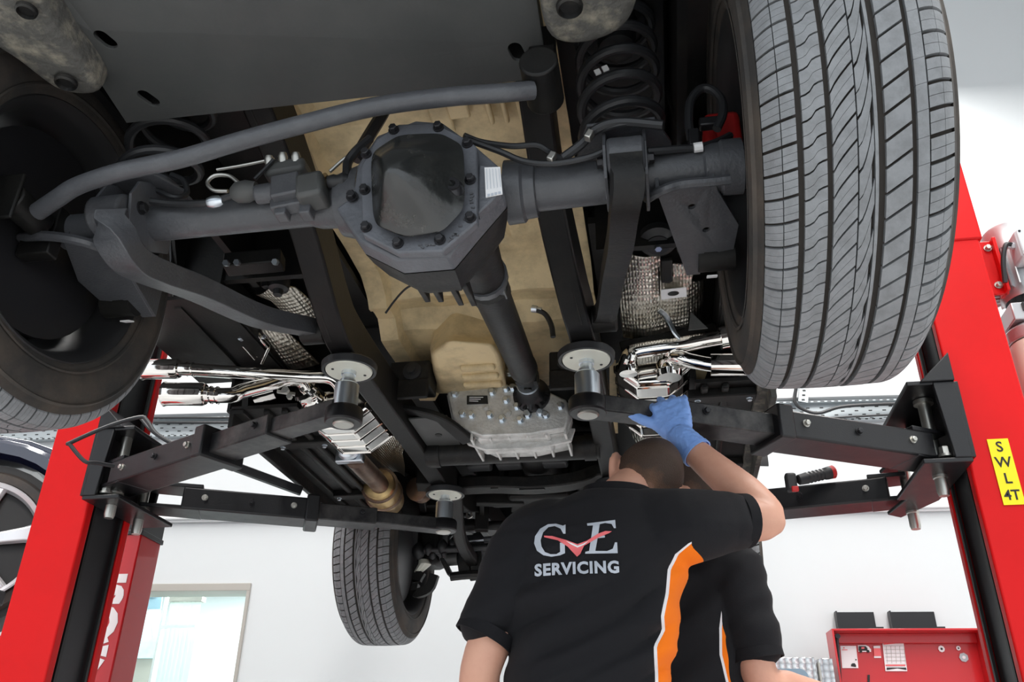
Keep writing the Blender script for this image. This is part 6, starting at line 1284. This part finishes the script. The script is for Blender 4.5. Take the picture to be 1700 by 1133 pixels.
m = MB(); m.loft([[V((.538 + a * math.cos(t), 1.062 + a * math.sin(t), 1.435 + z)) for t in (2 * PI * k / 28 for k in range(28))] for z, a in ((0, .086), (.02, .077), (.036, .072), (.03, .069), (0, .072))], cap=False); obj('collar', m, 'cloth2', shirt2, smooth=1.0)
tr = MB(); legs(tr, (.50, 1.06, .86), .02, .11, .004); fuse('trousers', tr, 'trouser', p2, .01, 4); shoes((.50, 1.06), .03, .11, p2)

# ------------------------------------------------------------------ hand torch lying on the far right arm
tp0, tp1 = V((0.92, 1.56, 1.782)), V((1.079, 1.6, 1.826)); td = (tp1 - tp0).normalized()
t = empty('inspection_torch', tp0.lerp(tp1, .5)); tag(t, 'black and red inspection torch lying on the far right lift arm', 'torch')
m = MB(); m.lathe(tp0 + td * .02, td, [(0, .012), (.004, .017), (.03, .019)] + [x for k in range(5) for x in ((.034 + k * .013, .0195), (.038 + k * .013, .0175), (.042 + k * .013, .0175), (.045 + k * .013, .0195))] + [(.108, .021), (.118, .021)], 20); obj('grip', m, 'torchblack', t)
m = MB(); m.lathe(tp0 + td * .138, td, [(0, .021), (.012, .022), (.016, .018)], 20); obj('end_cap', m, 'caliper', t, label='red end cap')
m = MB(); m.box(tp0 - V((.004, 0, .004)), (.036, .034, .062)); obj('lamp_head', m, 'torchblack', t, bevel=.009, seg=3)
m = MB(); m.box(tp0 + V((.004, -.014, -.03)), (.022, .012, .018)); obj('lamp_lens', m, 'caliper', t, bevel=.003, label='small red lens')

# ------------------------------------------------------------------ dark blue car on the next lift, left edge of the picture
nc = V((-2.364, 1.918, 1.79)); wx = V((.866, .5, 0)); wn = V((.5, -.866, 0)); up = V((0, 0, 1))
def nq(a, d, z): return nc + wx * a + wn * d + up * z                    # along the car, out of its side, up from the hub
t = empty('sports_car', nc); tag(t, 'dark blue car with silver spoked wheel raised behind the left red column', 'car')
m = MB(); body = []
arch = [(.385 * math.cos(a), .385 * math.sin(a)) for a in (PI * k / 16 for k in range(17))]
side = [(.385, -.12), (.40, -.20), (.44, -.23), (.50, -.20), (.54, -.05), (.55, .10), (.54, .18), (.48, .30), (.36, .40), (.1, .47), (-.4, .50), (-.9, .56), (-1.5, .98), (-2.2, .98), (-2.9, .6), (-3.3, .5), (-3.3, -.2), (-.45, -.26), (-.40, -.2), (-.385, -.12)]
poly = side + [(x, z) for x, z in arch[::-1]][0:]
rg = []
for d, k in ((-.02, 1.0), (-.10, 1.0), (-1.55, 1.0)): rg.append([nq(x, d, z) for x, z in side[:20] + arch[::-1]])
m.loft(rg); obj('body', m, 'navy', t, bevel=.012, seg=3, smooth=.5)
m = MB(); rg = []
for k in range(17):
    a = PI * k / 16; c, s = math.cos(a), math.sin(a); rg.append([nq(.375 * c, -.05, .375 * s), nq(.385 * c, .012, .385 * s), nq(.43 * c, .018, .43 * s), nq(.47 * c, -.02, .46 * s)])
m.loft(rg); obj('wheel_arch', m, 'navy', t, smooth=1.0)
m = MB(); m.lathe(nq(0, -.32, 0), wn, [(0, .345), (.28, .345)], 32, cap=True); obj('wheel_well', m, 'inkblack', t)
m = MB(); m.lathe(nq(0, -.22, 0), wn, [(0, .24), (.0, .30), (.03, .315), (.18, .315), (.205, .30), (.21, .265), (.20, .255)], 64, cap=False); w = obj('wheel', m, 'rubber', t, label='tyre of the silver wheel')
m = MB(); m.lathe(nq(0, -.20, 0), wn, [(.0, .235), (.18, .245), (.205, .258), (.212, .252), (.20, .238), (.17, .23)], 64, cap=False)
m.lathe(nq(0, -.1, 0), wn, [(0, .06), (.085, .05), (.09, 0)], 24, cap=False); obj('rim', m, 'silverw', w)
m = MB(); m.lathe(nq(0, -.14, 0), wn, [(0, .0), (.0, .17), (.02, .17), (.02, 0)], 40, cap=False); obj('brake_disc', m, 'bolt', w)
for k in range(5):
    a = 2 * PI * k / 5 + .25; m = MB(); ca, sa = math.cos(a), math.sin(a)
    m.loft([[nq(ca * r - sa * wd * sx, dd + .012 * sz, sa * r + ca * wd * sx) for sx, sz in ((-1, -1), (1, -1), (.7, 1), (-.7, 1))] for r, wd, dd in ((.03, .028, -.02), (.10, .030, -.012), (.18, .036, -.006), (.235, .050, -.012))]); obj('spoke', m, 'silverw', w, bevel=.004)
m = MB(); m.beam(nq(.40, .008, .10), nq(.545, -.0, .10), .004, .006); obj('bumper_seam', m, 'inkblack', t, smooth=0)
m = MB(); m.box(nq(-.2, -.02, -.26), (.9, .06, .06)); obj('sill', m, 'slot', t, bevel=.01)
# the lift under it
t2_ = empty('car_lift', (nq(-1.9, .45, 0).x, nq(-1.9, .45, 0).y, 0)); tag(t2_, 'red lift column under the dark blue car at the left', 'lift')
m = MB(); lp = nq(-1.9, .45, 0); m.box((lp.x, lp.y, 2.0), (.3, .26, 4.0)); m.box((lp.x, lp.y, .01), (.5, .5, .02)); obj('post', m, 'red', t2_, bevel=.01)
m = MB(); m.beam(V((lp.x, lp.y, nc.z - .47)), nq(.22, -.12, -.47), .10, .07); obj('arm', m, 'black', t2_, bevel=.005)
m = MB(); m.lathe(nq(.22, -.12, -.44), up, [(0, .05), (.05, .05), (.06, .07), (.075, .07)], 20); obj('pad', m, 'caliper', t2_)
